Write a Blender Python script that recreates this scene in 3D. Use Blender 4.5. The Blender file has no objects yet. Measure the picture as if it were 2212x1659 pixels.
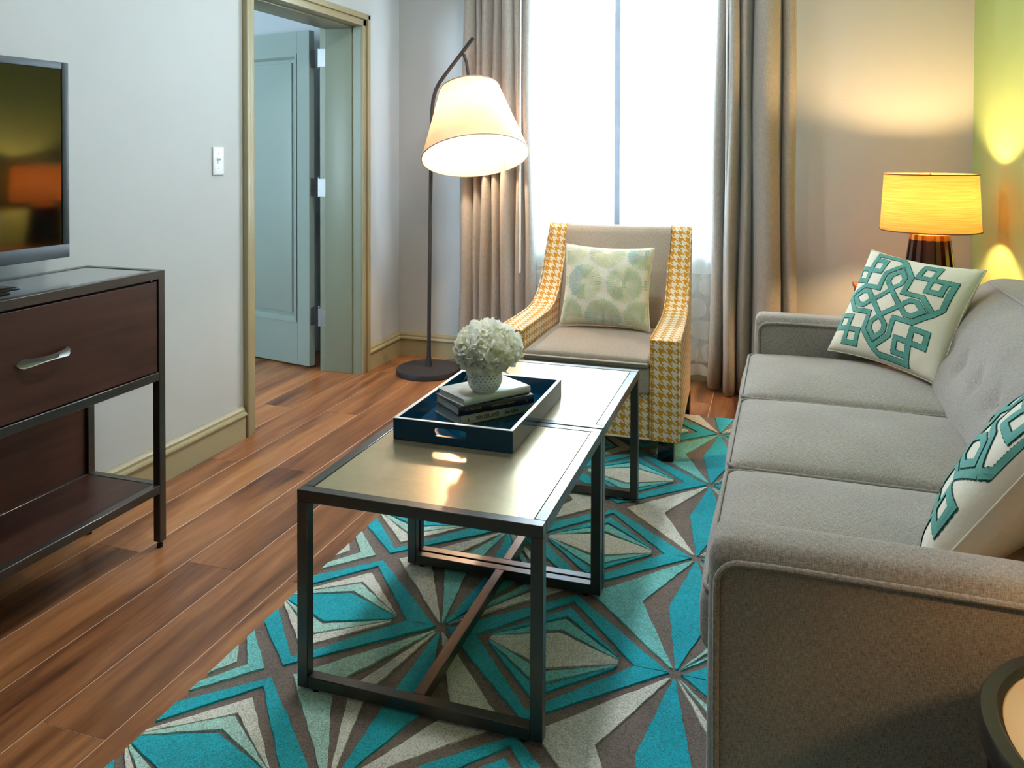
import bpy, bmesh, math, random
from mathutils import Vector, Matrix, Euler
from mathutils.geometry import tessellate_polygon

random.seed(7)
S = bpy.context.scene
COL = S.collection
PI = math.pi

# ------------------------------------------------------------------ camera
H = 1.22
cd = bpy.data.cameras.new('camera')
cam = bpy.data.objects.new('camera', cd); COL.objects.link(cam)
yaw, pitch, roll = 0.313258, 0.018959, 0.002793
fwd = Vector((-math.sin(yaw), math.cos(yaw), 0)); rgt = Vector((math.cos(yaw), math.sin(yaw), 0)); up = Vector((0, 0, 1))
f2 = fwd*math.cos(pitch) - up*math.sin(pitch); u2 = up*math.cos(pitch) + fwd*math.sin(pitch)
r3 = rgt*math.cos(roll) + u2*math.sin(roll); u3 = u2*math.cos(roll) - rgt*math.sin(roll)
mw = Matrix((r3, u3, -f2)).transposed().to_4x4(); mw.translation = Vector((0, 0, H))
cam.matrix_world = mw
cd.sensor_fit = 'HORIZONTAL'; cd.sensor_width = 36.0
cd.lens = 1738.86/2212*36.0
cd.shift_y = -(829.5-361.68)/2212
cd.clip_start = 0.05
S.camera = cam

# ------------------------------------------------------------------ daylight, exposure
SKY = 21.0
w = bpy.data.worlds.new('sky'); S.world = w; w.use_nodes = True
bg = w.node_tree.nodes['Background']
bg.inputs[0].default_value = (0.60, 0.82, 1.0, 1); bg.inputs[1].default_value = SKY
S.view_settings.view_transform = 'Standard'
S.view_settings.look = 'None'
S.view_settings.gamma = 1.0
S.view_settings.use_curve_mapping = False
S.view_settings.exposure = 0.42
S.cycles.use_denoising = True
S.cycles.max_bounces = 10
S.cycles.diffuse_bounces = 5
S.cycles.transparent_max_bounces = 12
S.cycles.sample_clamp_indirect = 6.0
S.cycles.caustics_reflective = False
S.cycles.caustics_refractive = False
LAMP = 1.0

def portal(name, loc, rot, sx, sy):
    l = bpy.data.lights.new(name, 'AREA'); l.shape = 'RECTANGLE'; l.size = sx; l.size_y = sy
    l.cycles.is_portal = True
    o = bpy.data.objects.new(name, l); COL.objects.link(o)
    o.location = loc; o.rotation_euler = rot
    return o
# openings that let the sky in; the unseen bedroom one is added for light (portals only steer the sampling of the sky)
portal('portal_window', (-0.80, 4.62, 1.55), (-PI/2, 0, 0), 1.6, 1.9)
portal('portal_bedroom', (-3.85, 0.88, 1.5), (PI/2, 0, 0), 1.1, 1.2)

# ------------------------------------------------------------------ helpers
def srgb(r, g, b):
    def c(v):
        v /= 255.0
        return v/12.92 if v <= 0.04045 else ((v+0.055)/1.055)**2.4
    return (c(r), c(g), c(b), 1.0)

def basis(o):
    m = o.matrix_basis.copy()
    while o.parent:
        o = o.parent
        m = o.matrix_basis @ m
    return m

class B:
    def __init__(s):
        s.bm = bmesh.new()
    def face(s, vs):
        try:
            return s.bm.faces.new(vs)
        except ValueError:
            return None
    def v(s, *p):
        return s.bm.verts.new(p if len(p) == 3 else p[0])
    def box(s, lo, hi, bev=0.0, seg=2, m=None):
        x0, y0, z0 = lo; x1, y1, z1 = hi
        P = [(x0,y0,z0),(x1,y0,z0),(x1,y1,z0),(x0,y1,z0),(x0,y0,z1),(x1,y0,z1),(x1,y1,z1),(x0,y1,z1)]
        if m is not None: P = [m @ Vector(p) for p in P]
        V = [s.v(p) for p in P]
        F = [s.face([V[i] for i in f]) for f in ((3,2,1,0),(4,5,6,7),(0,1,5,4),(1,2,6,5),(2,3,7,6),(3,0,4,7))]
        if bev > 0:
            E = list({e for f in F for e in f.edges})
            bmesh.ops.bevel(s.bm, geom=E, offset=bev, segments=seg, profile=0.5, affect='EDGES', clamp_overlap=True)
        return s
    def rbox(s, lo, hi, r, n=5, k=3, fn=None, m=None):
        """box with rounded edges built from face grids; fn(a,b,c,p) displaces (a,b,c in -1..1)"""
        c = [(lo[i]+hi[i])/2 for i in range(3)]; h = [(hi[i]-lo[i])/2 for i in range(3)]
        rr = [min(r, h[i]*0.98) for i in range(3)]
        def axis(i):
            a = []
            for q in range(k): a.append(-h[i] + rr[i]*(1-math.cos(q/k*PI/2)))
            L = h[i]-rr[i]
            for q in range(n+1): a.append(-L + 2*L*q/n)
            for q in range(k-1, -1, -1): a.append(h[i] - rr[i]*(1-math.cos(q/k*PI/2)))
            return a
        A = [axis(i) for i in range(3)]
        vm = {}
        def vert(p):
            key = tuple(round(t, 6) for t in p)
            if key in vm: return vm[key]
            inner = [max(-(h[i]-rr[i]), min(h[i]-rr[i], p[i])) for i in range(3)]
            d = [(p[i]-inner[i])/rr[i] for i in range(3)]
            l = math.sqrt(sum(t*t for t in d))
            q = [inner[i] + (d[i]/l*rr[i] if l > 1e-9 else 0) for i in range(3)]
            P = Vector([c[i]+q[i] for i in range(3)])
            if fn: P = fn(p[0]/h[0], p[1]/h[1], p[2]/h[2], P)
            if m is not None: P = m @ P
            vm[key] = s.v(P)
            return vm[key]
        for ax in range(3):
            i, j = (ax+1) % 3, (ax+2) % 3
            for sg in (-1, 1):
                for a in range(len(A[i])-1):
                    for b in range(len(A[j])-1):
                        q = []
                        for (ii, jj) in ((a,b),(a+1,b),(a+1,b+1),(a,b+1)):
                            p = [0,0,0]; p[ax] = sg*h[ax]; p[i] = A[i][ii]; p[j] = A[j][jj]
                            q.append(vert(p))
                        if sg < 0: q.reverse()
                        if len(set(q)) == 4: s.face(q)
        return s
    def prism(s, poly, axis, a, b, m=None):
        """extrude a 2-D polygon along an axis; poly coords are the other two axes in order"""
        def P(p, t):
            if axis == 'x': q = (t, p[0], p[1])
            elif axis == 'y': q = (p[0], t, p[1])
            else: q = (p[0], p[1], t)
            return m @ Vector(q) if m is not None else Vector(q)
        A = [s.v(P(p, a)) for p in poly]; Bv = [s.v(P(p, b)) for p in poly]
        n = len(poly)
        s.face(A[::-1]); s.face(Bv)
        for i in range(n):
            s.face([A[i], A[(i+1) % n], Bv[(i+1) % n], Bv[i]])
        bmesh.ops.recalc_face_normals(s.bm, faces=[f for f in s.bm.faces])
        return s
    def tube(s, pts, r, n=8, closed=False, caps=True):
        pts = [Vector(p) for p in pts]
        N = len(pts)
        rad = r if isinstance(r, (list, tuple)) else [r]*N
        def tang(i):
            if closed: return (pts[(i+1) % N]-pts[i-1]).normalized()
            return (pts[min(i+1, N-1)]-pts[max(i-1, 0)]).normalized()
        t = tang(0)
        up_ = Vector((0,0,1)) if abs(t.z) < 0.9 else Vector((1,0,0))
        nx = t.cross(up_).normalized()
        rings = []
        for i in range(N):
            t = tang(i)
            nx = (nx - t*nx.dot(t)).normalized()
            ny = t.cross(nx)
            rings.append([s.v(pts[i] + (nx*math.cos(2*PI*k/n)+ny*math.sin(2*PI*k/n))*rad[i]) for k in range(n)])
        for i in range(N if closed else N-1):
            a, b = rings[i], rings[(i+1) % N]
            for k in range(n):
                s.face([a[k], a[(k+1) % n], b[(k+1) % n], b[k]])
        if caps and not closed:
            s.face(rings[0][::-1]); s.face(rings[-1])
        return s
    def lathe(s, prof, n=32, c=(0,0,0), m=None, caps=True):
        rings = []
        for (r, z) in prof:
            ring = []
            for k in range(n):
                p = Vector((c[0]+r*math.cos(2*PI*k/n), c[1]+r*math.sin(2*PI*k/n), c[2]+z))
                ring.append(s.v(m @ p if m is not None else p))
            rings.append(ring)
        for a, b in zip(rings, rings[1:]):
            for k in range(n):
                s.face([a[k], a[(k+1) % n], b[(k+1) % n], b[k]])
        if caps:
            s.face(rings[0][::-1]); s.face(rings[-1])
        return s
    def grid(s, fn, nu, nv):
        V = [[s.v(fn(i/nu, j/nv)) for j in range(nv+1)] for i in range(nu+1)]
        for i in range(nu):
            for j in range(nv):
                s.face([V[i][j], V[i+1][j], V[i+1][j+1], V[i][j+1]])
        return s

def uvbox(me):
    uv = me.uv_layers.new(name='metres')
    for p in me.polygons:
        n = p.normal; a = max(range(3), key=lambda i: abs(n[i]))
        for li in p.loop_indices:
            c = me.vertices[me.loops[li].vertex_index].co
            uv.data[li].uv = ((c.y, c.z), (c.x, c.z), (c.x, c.y))[a]

def obj(name, b, mat, parent=None, smooth=40, local=False, uv=False):
    """link the collected shape as ONE mesh object"""
    bm = b.bm
    if parent is not None and not local:
        bm.transform(basis(parent).inverted())
    me = bpy.data.meshes.new(name)
    bm.normal_update(); bm.to_mesh(me); bm.free()
    for mt in (mat if isinstance(mat, list) else [mat]): me.materials.append(mt)
    if smooth:
        for p in me.polygons: p.use_smooth = True
        me.set_sharp_from_angle(angle=math.radians(smooth))
    if uv: uvbox(me)
    o = bpy.data.objects.new(name, me); COL.objects.link(o)
    if parent is not None: o.parent = parent
    return o

def tag(o, label, cat, group=None):
    o['label'] = label; o['category'] = cat
    if group: o['group'] = group
    return o

def thing(name, label, cat, loc=(0,0,0), rotz=0.0, group=None):
    o = bpy.data.objects.new(name, None); COL.objects.link(o)
    o.empty_display_size = 0.1
    o.location = loc; o.rotation_euler = (0, 0, rotz)
    return tag(o, label, cat, group)

def struct(name, b, mat, parent=None, smooth=40, uv=False, label=None):
    o = obj(name, b, mat, parent, smooth=smooth, uv=uv)
    if parent is None: o['kind'] = 'structure'
    if label: o['label'] = label
    return o

# ------------------------------------------------------------------ materials
class NT:
    def __init__(s, name):
        s.m = bpy.data.materials.new(name); s.m.use_nodes = True
        s.t = s.m.node_tree; s.n = s.t.nodes; s.l = s.t.links
        s.p = s.n['Principled BSDF']; s.out = s.n['Material Output']
        s._c = {}
    def node(s, ty, **k):
        nd = s.n.new(ty)
        for a, v in k.items(): setattr(nd, a, v)
        return nd
    def link(s, a, b): s.l.new(a, b)
    def coord(s, kind='Object'):
        if kind not in s._c:
            if 'tc' not in s._c: s._c['tc'] = s.node('ShaderNodeTexCoord')
            s._c[kind] = s._c['tc'].outputs[kind]
        return s._c[kind]
    def mapping(s, scale=(1,1,1), rot=(0,0,0), kind='Object', loc=(0,0,0)):
        mp = s.node('ShaderNodeMapping')
        s.link(s.coord(kind), mp.inputs['Vector'])
        mp.inputs['Scale'].default_value = scale; mp.inputs['Rotation'].default_value = rot; mp.inputs['Location'].default_value = loc
        return mp.outputs[0]
    def noise(s, scale, detail=3, vec=None, rough=0.55, dist=0.0):
        nd = s.node('ShaderNodeTexNoise'); nd.inputs['Scale'].default_value = scale
        nd.inputs['Detail'].default_value = detail; nd.inputs['Roughness'].default_value = rough; nd.inputs['Distortion'].default_value = dist
        s.link(vec if vec is not None else s.coord(), nd.inputs['Vector'])
        return nd.outputs['Fac']
    def ramp(s, fac, stops):
        r = s.node('ShaderNodeValToRGB'); s.link(fac, r.inputs[0])
        e = r.color_ramp.elements
        while len(e) < len(stops): e.new(0.5)
        for el, (p, c) in zip(e, stops): el.position = p; el.color = c
        return r.outputs[0]
    def math(s, op, a, b=None, c=None):
        nd = s.node('ShaderNodeMath', operation=op)
        for i, x in enumerate((a, b, c)):
            if x is None: continue
            if isinstance(x, (int, float)): nd.inputs[i].default_value = x
            else: s.link(x, nd.inputs[i])
        return nd.outputs[0]
    def mix(s, fac, a, b):
        nd = s.node('ShaderNodeMix', data_type='RGBA')
        if isinstance(fac, (int, float)): nd.inputs[0].default_value = fac
        else: s.link(fac, nd.inputs[0])
        for i, x in ((6, a), (7, b)):
            if isinstance(x, tuple): nd.inputs[i].default_value = x
            else: s.link(x, nd.inputs[i])
        return nd.outputs[2]
    def base(s, c):
        if isinstance(c, tuple): s.p.inputs['Base Color'].default_value = c
        else: s.link(c, s.p.inputs['Base Color'])
        return s
    def set(s, rough=0.5, metal=0.0, spec=0.5, **k):
        s.p.inputs['Roughness'].default_value = rough; s.p.inputs['Metallic'].default_value = metal
        s.p.inputs['Specular IOR Level'].default_value = spec
        for a, v in k.items(): s.p.inputs[a.replace('_', ' ')].default_value = v
        return s
    def bump(s, h, strength=0.3, dist=0.002):
        b = s.node('ShaderNodeBump'); b.inputs['Strength'].default_value = strength; b.inputs['Distance'].default_value = dist
        s.link(h, b.inputs['Height']); s.link(b.outputs[0], s.p.inputs['Normal'])
        return s

def plain(name, c, rough=0.5, metal=0.0, spec=0.5, vary=0.06, nscale=8, bscale=None, bstr=0.1, bdist=0.001, **k):
    t = NT(name)
    lo = tuple(max(0, x*(1-vary)) for x in c[:3])+(1,); hi = tuple(min(1, x*(1+vary)) for x in c[:3])+(1,)
    t.base(t.ramp(t.noise(nscale, 4), [(0.3, lo), (0.7, hi)])).set(rough, metal, spec, **k)
    if bscale: t.bump(t.noise(bscale, 3), bstr, bdist)
    return t.m

def linen(name, c1, c2, f=900, sheen=0.3, bstr=0.5):
    t = NT(name)
    a = t.noise(1, 2, t.mapping((f, f*0.10, 1), kind='UV')); b = t.noise(1, 2, t.mapping((f*0.10, f, 1), kind='UV', loc=(3.1, 7.7, 0)))
    h = t.math('ADD', t.math('MULTIPLY', a, 0.5), t.math('MULTIPLY', b, 0.5))
    big = t.noise(5, 2)
    h2 = t.math('ADD', t.math('MULTIPLY', big, 0.12), h)
    t.base(t.ramp(h2, [(0.42, c1), (0.70, c2)])).set(0.9, 0, 0.15, Sheen_Weight=sheen, Sheen_Roughness=0.5)
    t.bump(h, bstr, 0.0007)
    return t.m

def wood(name, cols, rough=0.35, sc=(14, 1.4, 14), spec=0.4, rnd=True, bump=0.05):
    t = NT(name)
    oi = t.node('ShaderNodeObjectInfo')
    mp = t.node('ShaderNodeMapping'); t.link(t.coord(), mp.inputs['Vector']); mp.inputs['Scale'].default_value = sc
    if rnd:
        cx = t.node('ShaderNodeCombineXYZ')
        for i, kk in enumerate((37.0, 91.0, 53.0)):
            t.link(t.math('MULTIPLY', oi.outputs['Random'], kk), cx.inputs[i])
        t.link(cx.outputs[0], mp.inputs['Location'])
    v = mp.outputs[0]
    a = t.noise(0.5, 4, v, 0.6, 0.8); b = t.noise(3.5, 4, v, 0.6, 0.2); kn = t.noise(0.33, 2, v, 0.5, 1.6)
    h = t.math('ADD', t.math('MULTIPLY', a, 0.7), t.math('MULTIPLY', b, 0.3))
    if rnd: h = t.math('ADD', h, t.math('MULTIPLY', t.math('SUBTRACT', oi.outputs['Random'], 0.5), 0.13))
    col = t.ramp(h, list(zip((0.30, 0.43, 0.54, 0.70), cols)))
    dark = t.ramp(kn, [(0.56, (1,1,1,1)), (0.72, (0.40,0.34,0.34,1))])
    m = t.node('ShaderNodeMix', data_type='RGBA', blend_type='MULTIPLY'); m.inputs[0].default_value = 0.9
    t.link(col, m.inputs[6]); t.link(dark, m.inputs[7])
    t.base(m.outputs[2]).set(rough, 0, spec)
    t.bump(b, bump, 0.001)
    return t.m

MT = {}
MT['wall_white'] = plain('wall_white', srgb(196, 201, 202), 0.6, spec=0.25, vary=0.015, nscale=3, bscale=350, bstr=0.05, bdist=0.0005)
MT['wall_green'] = plain('wall_green', srgb(166, 190, 120), 0.6, spec=0.25, vary=0.02, nscale=3, bscale=350, bstr=0.05, bdist=0.0005)
MT['ceiling'] = plain('ceiling_white', srgb(235, 235, 232), 0.8, spec=0.2, vary=0.01)
MT['trim'] = plain('trim_khaki', srgb(164, 156, 122), 0.38, spec=0.5, vary=0.03, nscale=5, bscale=60, bstr=0.04)
MT['door'] = plain('door_sage', srgb(150, 166, 158), 0.42, spec=0.5, vary=0.02, nscale=3, bscale=90, bstr=0.05)
MT['jamb'] = plain('jamb_sage', srgb(134, 142, 122), 0.42, spec=0.5, vary=0.02, nscale=3, bscale=90, bstr=0.05)
MT['black_metal'] = plain('black_bronze_metal', srgb(66, 63, 60), 0.34, 0.6, 0.5, vary=0.08, nscale=20, bscale=300, bstr=0.02, bdist=0.0005, Coat_Weight=0.7, Coat_Roughness=0.28)
MT['lamp_metal'] = plain('black_powder_coat', srgb(44, 46, 50), 0.5, 0.1, 0.5, vary=0.08, nscale=30, bscale=700, bstr=0.12, bdist=0.0004)
MT['floor_gap_highlight'] = plain('floor_joint_highlight', srgb(222, 194, 168), 0.4, spec=0.4)  # pale tone in the gaps stands in for highlights along the plank edges
MT['plank'] = wood('floor_plank', (srgb(72, 42, 28), srgb(124, 78, 48), srgb(156, 103, 64), srgb(188, 134, 86)), 0.30, spec=0.5)
MT['dark_wood'] = wood('dark_walnut', (srgb(44, 24, 18), srgb(62, 35, 27), srgb(74, 43, 33), srgb(92, 56, 43)), 0.38, (10, 1.0, 12), rnd=False)
MT['orange_wood'] = wood('orange_wood', (srgb(150, 90, 52), srgb(176, 112, 68), srgb(190, 126, 78), srgb(204, 142, 92)), 0.45, (10, 10, 1.2), rnd=False)
MT['sofa'] = linen('sofa_linen', srgb(106, 101, 95), srgb(180, 175, 168), 1000)
MT['chair_grey'] = linen('chair_grey_linen', srgb(136, 124, 112), srgb(186, 173, 158), 1000)
MT['piping_white'] = plain('piping_pale', srgb(226, 214, 192), 0.8, spec=0.2)
MT['drape'] = None
MT['chrome'] = plain('satin_nickel', srgb(150, 150, 148), 0.45, 0.95, vary=0.05)
MT['plastic_white'] = plain('white_plastic', srgb(236, 238, 240), 0.35, vary=0.01)
MT['black_gloss'] = plain('black_gloss', srgb(14, 15, 16), 0.15)
MT['white_ceramic'] = plain('white_ceramic', srgb(240, 242, 236), 0.22, vary=0.02)
MT['paper'] = plain('book_paper', srgb(226, 222, 210), 0.8, vary=0.06, nscale=200)
MT['tray_blue'] = plain('tray_blue_lacquer', srgb(6, 62, 92), 0.14, spec=0.35, vary=0.06)
MT['tray_rim'] = plain('tray_rim_silver', srgb(226, 228, 228), 0.3, 0.2, vary=0.02)
MT['gold'] = plain('brass_gold', srgb(206, 160, 80), 0.3, 0.9)
MT['green_stem'] = plain('stem_green', srgb(58, 88, 40), 0.6)
MT['glass_dark'] = plain('glass_top', srgb(206, 178, 140), 0.16, spec=0.6, vary=0.02)
MT['pillow_white'] = plain('pillow_cream_cotton', srgb(232, 229, 212), 0.9, spec=0.15, vary=0.02, bscale=30, bstr=0.35, bdist=0.006)
MT['ribbon'] = plain('ribbon_teal', srgb(92, 158, 148), 0.75, spec=0.2, vary=0.10, nscale=30, bscale=200, bstr=0.2)
MT['stitch'] = plain('stitch_dark_green', srgb(30, 84, 72), 0.8, spec=0.2)

def brass_top():
    t = NT('table_top_antique_brass')
    a = t.noise(6, 5, None, 0.65, 0.6); b = t.noise(40, 3)
    t.base(t.ramp(a, [(0.25, srgb(190, 174, 136)), (0.5, srgb(206, 190, 154)), (0.75, srgb(218, 204, 172))])).set(0.3, 0.85, 0.5)
    r = t.node('ShaderNodeMapRange'); t.link(a, r.inputs[0]); r.inputs[3].default_value = 0.27; r.inputs[4].default_value = 0.29
    t.link(r.outputs[0], t.p.inputs['Roughness'])
    return t.m
MT['brass_top'] = brass_top()

def hounds(name):
    t = NT(name)
    sp = t.node('ShaderNodeSeparateXYZ'); t.link(t.mapping((1/0.0043,)*3, kind='UV'), sp.inputs[0])
    u, v = sp.outputs[0], sp.outputs[1]
    def pm(x, p): return t.math('FLOORED_MODULO', x, p)
    a = t.math('LESS_THAN', pm(u, 8.0), 4.0); b = t.math('LESS_THAN', pm(v, 8.0), 4.0)
    tw = t.math('LESS_THAN', pm(t.math('ADD', u, v), 4.0), 2.0)
    k = t.math('ADD', t.math('MULTIPLY', a, tw), t.math('MULTIPLY', b, t.math('SUBTRACT', 1.0, tw)))
    n = t.noise(1, 2, t.mapping((900, 900, 900), kind='UV'))
    y = t.mix(n, srgb(190, 124, 18), srgb(226, 164, 52)); wv = t.mix(n, srgb(222, 206, 176), srgb(244, 234, 212))
    t.base(t.mix(k, wv, y)).set(0.9, 0, 0.15, Sheen_Weight=0.2)
    t.bump(t.math('ADD', t.math('MULTIPLY', k, 0.4), n), 0.4, 0.0012)
    return t.m
MT['hounds'] = hounds('houndstooth_mustard')

def pile(name, c):
    t = NT('rug_pile_'+name)
    v = t.mapping((1, 1, 1))
    a = t.noise(150, 3, v, 0.6, 2.2); b = t.noise(6, 3, v)
    lo = tuple(x*0.62 for x in c[:3])+(1,); hi = tuple(min(1, x*1.25) for x in c[:3])+(1,)
    k = t.math('ADD', a, t.math('MULTIPLY', t.math('SUBTRACT', b, 0.5), 0.25))
    t.base(t.ramp(k, [(0.40, lo), (0.5, c), (0.62, hi)])).set(0.95, 0, 0.1, Sheen_Weight=0.25)
    t.bump(a, 0.7, 0.005)
    return t.m
RUG = {'T': pile('teal', srgb(22, 186, 204)), 'L': pile('aqua', srgb(128, 220, 217)), 'M': pile('mint', srgb(186, 232, 220)),
       'W': pile('ivory', srgb(240, 242, 226)), 'G': pile('taupe', srgb(134, 121, 112))}

def drape_mat():
    t = NT('drape_taupe_sateen')
    a = t.noise(1, 2, t.mapping((500, 30, 1), kind='UV')); b = t.noise(1, 2, t.mapping((30, 500, 1), kind='UV'))
    h = t.math('ADD', t.math('MULTIPLY', a, 0.5), t.math('MULTIPLY', b, 0.5))
    c = t.ramp(h, [(0.35, srgb(152, 148, 142)), (0.65, srgb(184, 180, 173))])
    t.base(c).set(0.62, 0, 0.3, Sheen_Weight=0.3)
    t.bump(h, 0.25, 0.001)
    tr = t.node('ShaderNodeBsdfTranslucent'); t.link(c, tr.inputs[0])
    mx = t.node('ShaderNodeMixShader'); mx.inputs[0].default_value = 0.10
    t.link(t.p.outputs[0], mx.inputs[1]); t.link(tr.outputs[0], mx.inputs[2]); t.link(mx.outputs[0], t.out.inputs[0])
    return t.m
MT['drape'] = drape_mat()

def sheer_mat():
    """sheer voile with woven rounded pebbles that are denser than the ground"""
    t = NT('sheer_voile_pebbles')
    sp = t.node('ShaderNodeSeparateXYZ'); t.link(t.coord('UV'), sp.inputs[0])
    u = t.math('DIVIDE', sp.outputs[0], 0.15); v = t.math('DIVIDE', sp.outputs[1], 0.115)
    row = t.math('FLOOR', v)
    u = t.math('ADD', u, t.math('MULTIPLY', row, 0.37))
    fu = t.math('SUBTRACT', t.math('FRACT', u), 0.5); fv = t.math('SUBTRACT', t.math('FRACT', v), 0.5)
    d = t.math('ADD', t.math('POWER', t.math('ABSOLUTE', t.math('DIVIDE', fu, 0.44)), 3.0), t.math('POWER', t.math('ABSOLUTE', t.math('DIVIDE', fv, 0.44)), 3.0))
    ins = t.math('LESS_THAN', d, 1.0)
    cl = srgb(246, 248, 246)
    df = t.node('ShaderNodeBsdfDiffuse'); df.inputs[0].default_value = cl
    tl = t.node('ShaderNodeBsdfTranslucent'); tl.inputs[0].default_value = cl
    tp = t.node('ShaderNodeBsdfTransparent')
    m1 = t.node('ShaderNodeMixShader'); m1.inputs[0].default_value = 0.55
    t.link(df.outputs[0], m1.inputs[1]); t.link(tl.outputs[0], m1.inputs[2])
    m2 = t.node('ShaderNodeMixShader')
    t.link(t.math('ADD', 0.34, t.math('MULTIPLY', ins, 0.36)), m2.inputs[0])
    t.link(tp.outputs[0], m2.inputs[1]); t.link(m1.outputs[0], m2.inputs[2]); t.link(m2.outputs[0], t.out.inputs[0])
    return t.m
MT['sheer'] = sheer_mat()

def shade_mat(name, c1, c2, trans=0.6, f=300):
    t = NT(name)
    a = t.noise(1, 3, t.mapping((6, 6, f*0.6)), 0.6)
    c = t.ramp(a, [(0.3, c1), (0.7, c2)])
    t.base(c).set(0.85, 0, 0.15)
    tr = t.node('ShaderNodeBsdfTranslucent'); t.link(c, tr.inputs[0])
    mx = t.node('ShaderNodeMixShader'); mx.inputs[0].default_value = trans
    t.link(t.p.outputs[0], mx.inputs[1]); t.link(tr.outputs[0], mx.inputs[2]); t.link(mx.outputs[0], t.out.inputs[0])
    return t.m
MT['shade_cream'] = shade_mat('shade_cream_cotton', srgb(244, 194, 156), srgb(250, 206, 172), 0.13, 40)
MT['shade_gold'] = shade_mat('shade_golden_linen', srgb(200, 118, 58), srgb(224, 148, 84), 0.17, 420)

def emit(name, c, s):
    t = NT(name)
    e = t.node('ShaderNodeEmission'); e.inputs[0].default_value = c; e.inputs[1].default_value = s
    t.link(e.outputs[0], t.out.inputs[0])
    return t.m
WARM = (1.0, 0.62, 0.27, 1)
MT['bulb'] = emit('bulb_warm', (1.0, 0.80, 0.55, 1), 470*LAMP)
MT['bulb_dim'] = emit('bulb_table_dim', WARM, 190*LAMP)
MT['bulb_table'] = emit('bulb_table_warm', WARM, 760*LAMP)

def glass_mat():
    t = NT('window_glass')
    tp = t.node('ShaderNodeBsdfTransparent'); gl = t.node('ShaderNodeBsdfGlossy'); gl.inputs['Roughness'].default_value = 0.02
    mx = t.node('ShaderNodeMixShader'); mx.inputs[0].default_value = 0.05
    t.link(tp.outputs[0], mx.inputs[1]); t.link(gl.outputs[0], mx.inputs[2]); t.link(mx.outputs[0], t.out.inputs[0])
    return t.m
MT['glass'] = glass_mat()

# ------------------------------------------------------------------ the room shell
XL, XR, YB, YF, ZC = -2.14, 0.922, 4.40, -2.0, 2.55
DY0, DY1, DZ = 2.963, 3.930, 1.905           # door opening
XO = -2.395                                    # far side of the left wall
PW, PL = 0.1716, 1.35                          # planks

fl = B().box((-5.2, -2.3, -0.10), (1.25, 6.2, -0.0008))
floor = struct('floor', fl, MT['floor_gap_highlight'], label='floor of brown wood planks running towards the window')
pm_ = bpy.data.meshes.new('plank')
bb = B().box((-PW/2+0.0011, -PL/2+0.0004, -0.014), (PW/2-0.0011, PL/2-0.0004, 0), 0.0006, 1)
bb.bm.to_mesh(pm_); bb.bm.free(); pm_.materials.append(MT['plank'])
k0 = -14
for k in range(-18, 18):
    xc = -1.6485 + (k+0.5)*PW
    if xc < -4.9 or xc > XR + 0.1: continue
    off = 1.96 if k % 2 == 0 else 1.306
    for j in range(-4, 5):
        yc = off + (j+0.5)*PL
        if yc < -2.2 or yc > 6.3: continue
        if xc < -2.5 and yc < 1.0: continue
        if yc > 5.2: continue
        o = bpy.data.objects.new('plank', pm_); COL.objects.link(o); o.parent = floor
        o.location = (xc, yc, 0)

wl = B()
wl.box((XO, YF, 0), (XL, DY0-0.008, ZC)); wl.box((XO, DY1+0.012, 0), (XL, YB+0.2, ZC)); wl.box((XO, DY0-0.008, DZ+0.012), (XL, DY1+0.012, ZC))
struct('wall_left', wl, MT['wall_white'])
WX0, WX1, WZ0, WZ1 = -1.55, -0.06, 0.70, 2.42
wb = B()
wb.box((XL, YB, 0), (WX0, YB+0.2, ZC)); wb.box((WX1, YB, 0), (XR, YB+0.2, ZC))
wb.box((WX0, YB, 0), (WX1, YB+0.2, WZ0)); wb.box((WX0, YB, WZ1), (WX1, YB+0.2, ZC))
struct('wall_back', wb, MT['wall_white'])
struct('wall_right', B().box((XR, YF, 0), (XR+0.2, YB+0.2, ZC)), MT['wall_green'])
wf = B().box((XL, YF-0.2, 0), (XR, YF, ZC))
struct('wall_front', wf, MT['wall_white'])
struct('ceiling', B().box((-5.2, -2.3, ZC), (1.25, 6.2, ZC+0.1)), MT['ceiling'])

# bedroom beyond the door
bw = B()
bw.box((-5.2, 0.9, 0), (-5.0, 6.2, ZC)); bw.box((-5.0, 4.30, 0), (XO, 4.5, ZC))
bw.box((-5.0, 0.7, 0), (-4.4, 0.9, ZC)); bw.box((-3.3, 0.7, 0), (XO, 0.9, ZC)); bw.box((-4.4, 0.7, 0), (-3.3, 0.9, 0.9)); bw.box((-4.4, 0.7, 2.1), (-3.3, 0.9, ZC))  # unseen opening in this wall, added to bring daylight into the bedroom
struct('wall_bedroom', bw, MT['wall_white'])

def windowframe(name, x0, x1, z0, z1, y, mull, glass=True):
    b = B(); t = 0.045; d = 0.05
    b.box((x0, y, z0), (x0+t, y+d, z1), 0.004); b.box((x1-t, y, z0), (x1, y+d, z1), 0.004)
    b.box((x0+t, y, z0), (x1-t, y+d, z0+t), 0.004); b.box((x0+t, y, z1-t), (x1-t, y+d, z1), 0.004)
    for mx in mull: b.box((mx-0.022, y, z0+t), (mx+0.022, y+d, z1-t), 0.004)
    o = struct(name, b, plain('window_frame_dark', srgb(104, 108, 116), 0.4))
    xs = [x0+t] + [q for mx in mull for q in (mx-0.022, mx+0.022)] + [x1-t]
    for i in range(0, len(xs), 2):
        obj('pane', B().box((xs[i], y+0.02, z0+t), (xs[i+1], y+0.026, z1-t)), MT['glass'], o)
    return o
w1 = windowframe('window_1', WX0, WX1, WZ0, WZ1, YB+0.09, [-0.836])
obj('sill', B().box((WX0-0.05, YB-0.035, WZ0-0.03), (WX1+0.05, YB+0.09, WZ0), 0.006), MT['plastic_white'], w1)

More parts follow.
